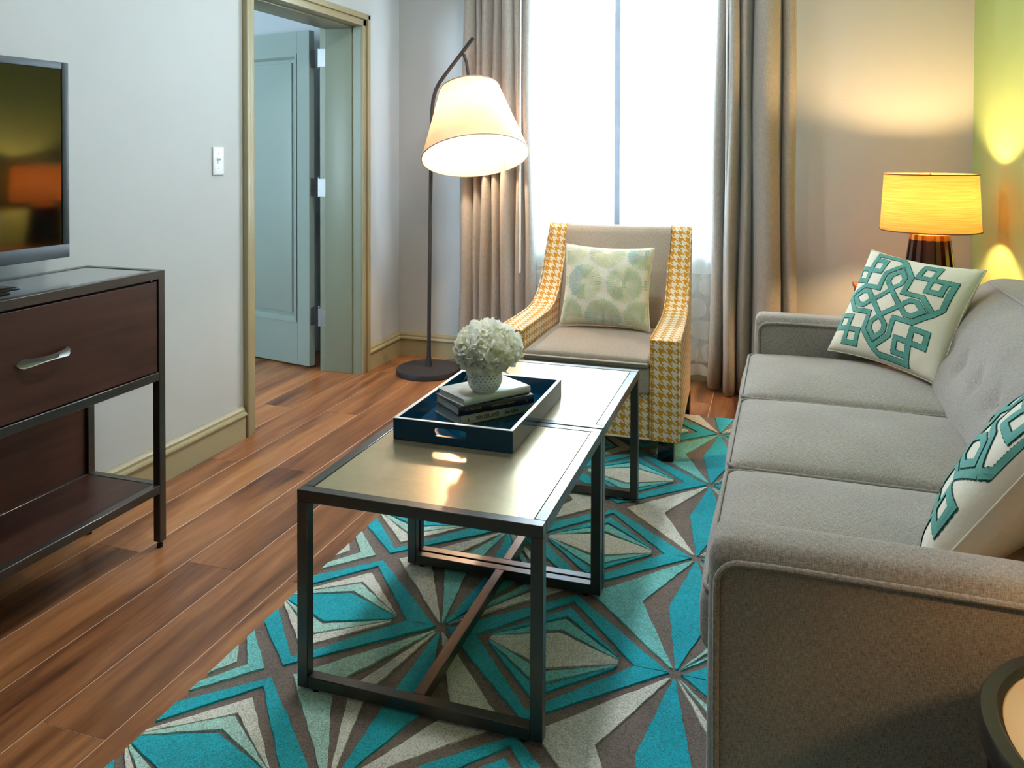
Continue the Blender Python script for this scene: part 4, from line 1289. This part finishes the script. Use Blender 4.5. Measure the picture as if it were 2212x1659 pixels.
fret_pillow(P1, 'ivory pillow with teal fretwork leaning at the far end of the sofa', -0.10, 0.0, 0.92, (0.40, 3.08, 0.47))
P2 = Pillow((0.452, 1.70, 0.645), (-0.42,-0.907,0.0), (0.50,-0.22,0.84), 0.46, 0.46, 0.17, 0.08, 1.3)
if P2.n.x > 0: P2.n = -P2.n
fret_pillow(P2, 'ivory pillow with teal fretwork behind the nearer sofa arm', 0.05, 0.0, 0.92, (0.40, 1.7, 0.47))

# chair pillow with sea-urchin print
P3 = Pillow((-0.700, 3.540, 0.622), (1,0.0,-0.012), (0.0,0.27,1.0), 0.405, 0.365, 0.16, 0.08, 2.2)
if P3.n.y > 0: P3.n = -P3.n
cp = thing('throw_pillow', 'cream pillow printed with green and teal urchins on the armchair', 'pillow', (-0.70, 3.52, 0.44))
bo = obj('cover', P3.body(), plain('pillow_warm_cream', srgb(246, 240, 224), 0.9, spec=0.15, vary=0.02, bscale=30, bstr=0.3, bdist=0.005), cp, smooth=None)
for p in bo.data.polygons: p.use_smooth = True
obj('seam', P3.seam(0.003), plain('seam_cream', srgb(238, 236, 220), 0.9), cp, smooth=None)
UM = [plain('print_lime', srgb(226, 229, 188), 0.85, spec=0.15, vary=0.08, nscale=25), plain('print_green', srgb(202, 216, 178), 0.85, spec=0.15, vary=0.1, nscale=25), plain('print_teal', srgb(178, 204, 197), 0.85, spec=0.15, vary=0.1, nscale=25)]
UI = {'lime': 0, 'green': 1, 'teal': 2}
ru = random.Random(5)
def onp(u, v, off=0.0012):
    if abs(u) > 0.985 or abs(v) > 0.985: return None
    return P3.pt(u, v, 1, off)
def urchin(cx, cy, R, cols):
    N = 44; b = B()
    def put(pts, col):
        f = b.face([b.v(p) for p in pts])
        if f: f.material_index = UI[col]
    for k in range(N):
        a = 2*PI*(k+0.5)/N; w_ = 2*PI/N*0.36
        col = cols[int((math.sin(a*1.0+cx*3)+1)*0.5*len(cols)) % len(cols)]
        r0 = R*0.20; r1 = R*(1.0+ru.uniform(-0.03, 0.03))
        prev = None
        for q_ in range(7):
            t_ = q_/6; r = r0+(r1-r0)*t_
            bend = 0.32*math.sin(2*a)*(1-t_)**1.5
            ww = w_*(0.5+0.6*t_) if t_ < 0.85 else w_*(0.4+0.4*t_)
            pts = [onp(cx+r*math.cos(a+bend+s_*ww)*0.93, cy+r*math.sin(a+bend+s_*ww)) for s_ in (-1, 1)]
            cur = pts if all(pts) else None
            if prev and cur: put([prev[0], prev[1], cur[1], cur[0]], col)
            prev = cur
        rd = R*1.09; c0 = (cx+rd*math.cos(a)*0.93, cy+rd*math.sin(a)); e_ = 0.007
        pts = [onp(c0[0]+e_*dx, c0[1]+e_*dy) for dx, dy in ((-1,-1),(1,-1),(1,1),(-1,1))]
        if all(pts): put(pts, 'green')
    pts = [onp(cx+dx*R*0.10, cy+dy*R*0.17, 0.0018) for dx, dy in ((-1,-1),(1,-1),(1,1),(-1,1))]
    if all(pts): put(pts, cols[0])
    o = obj('urchin_print', b, UM, cp, smooth=None)
    o['kind'] = 'stuff'
for (cx, cy, cols) in ((-0.47,0.05,('lime','green','teal')), (0.47,0.05,('green','lime','green')), (-0.88,0.90,('lime','lime','green')), (0.0,0.90,('lime','green','green')), (0.88,0.86,('teal','teal','green')),
                       (-0.88,-0.80,('green','lime','green')), (0.0,-0.82,('teal','teal','green')), (0.88,-0.78,('green','green','lime')), (-1.32,0.06,('teal','teal','green')), (1.32,0.06,('green','green','teal'))):
    urchin(cx, cy, 0.445, cols)
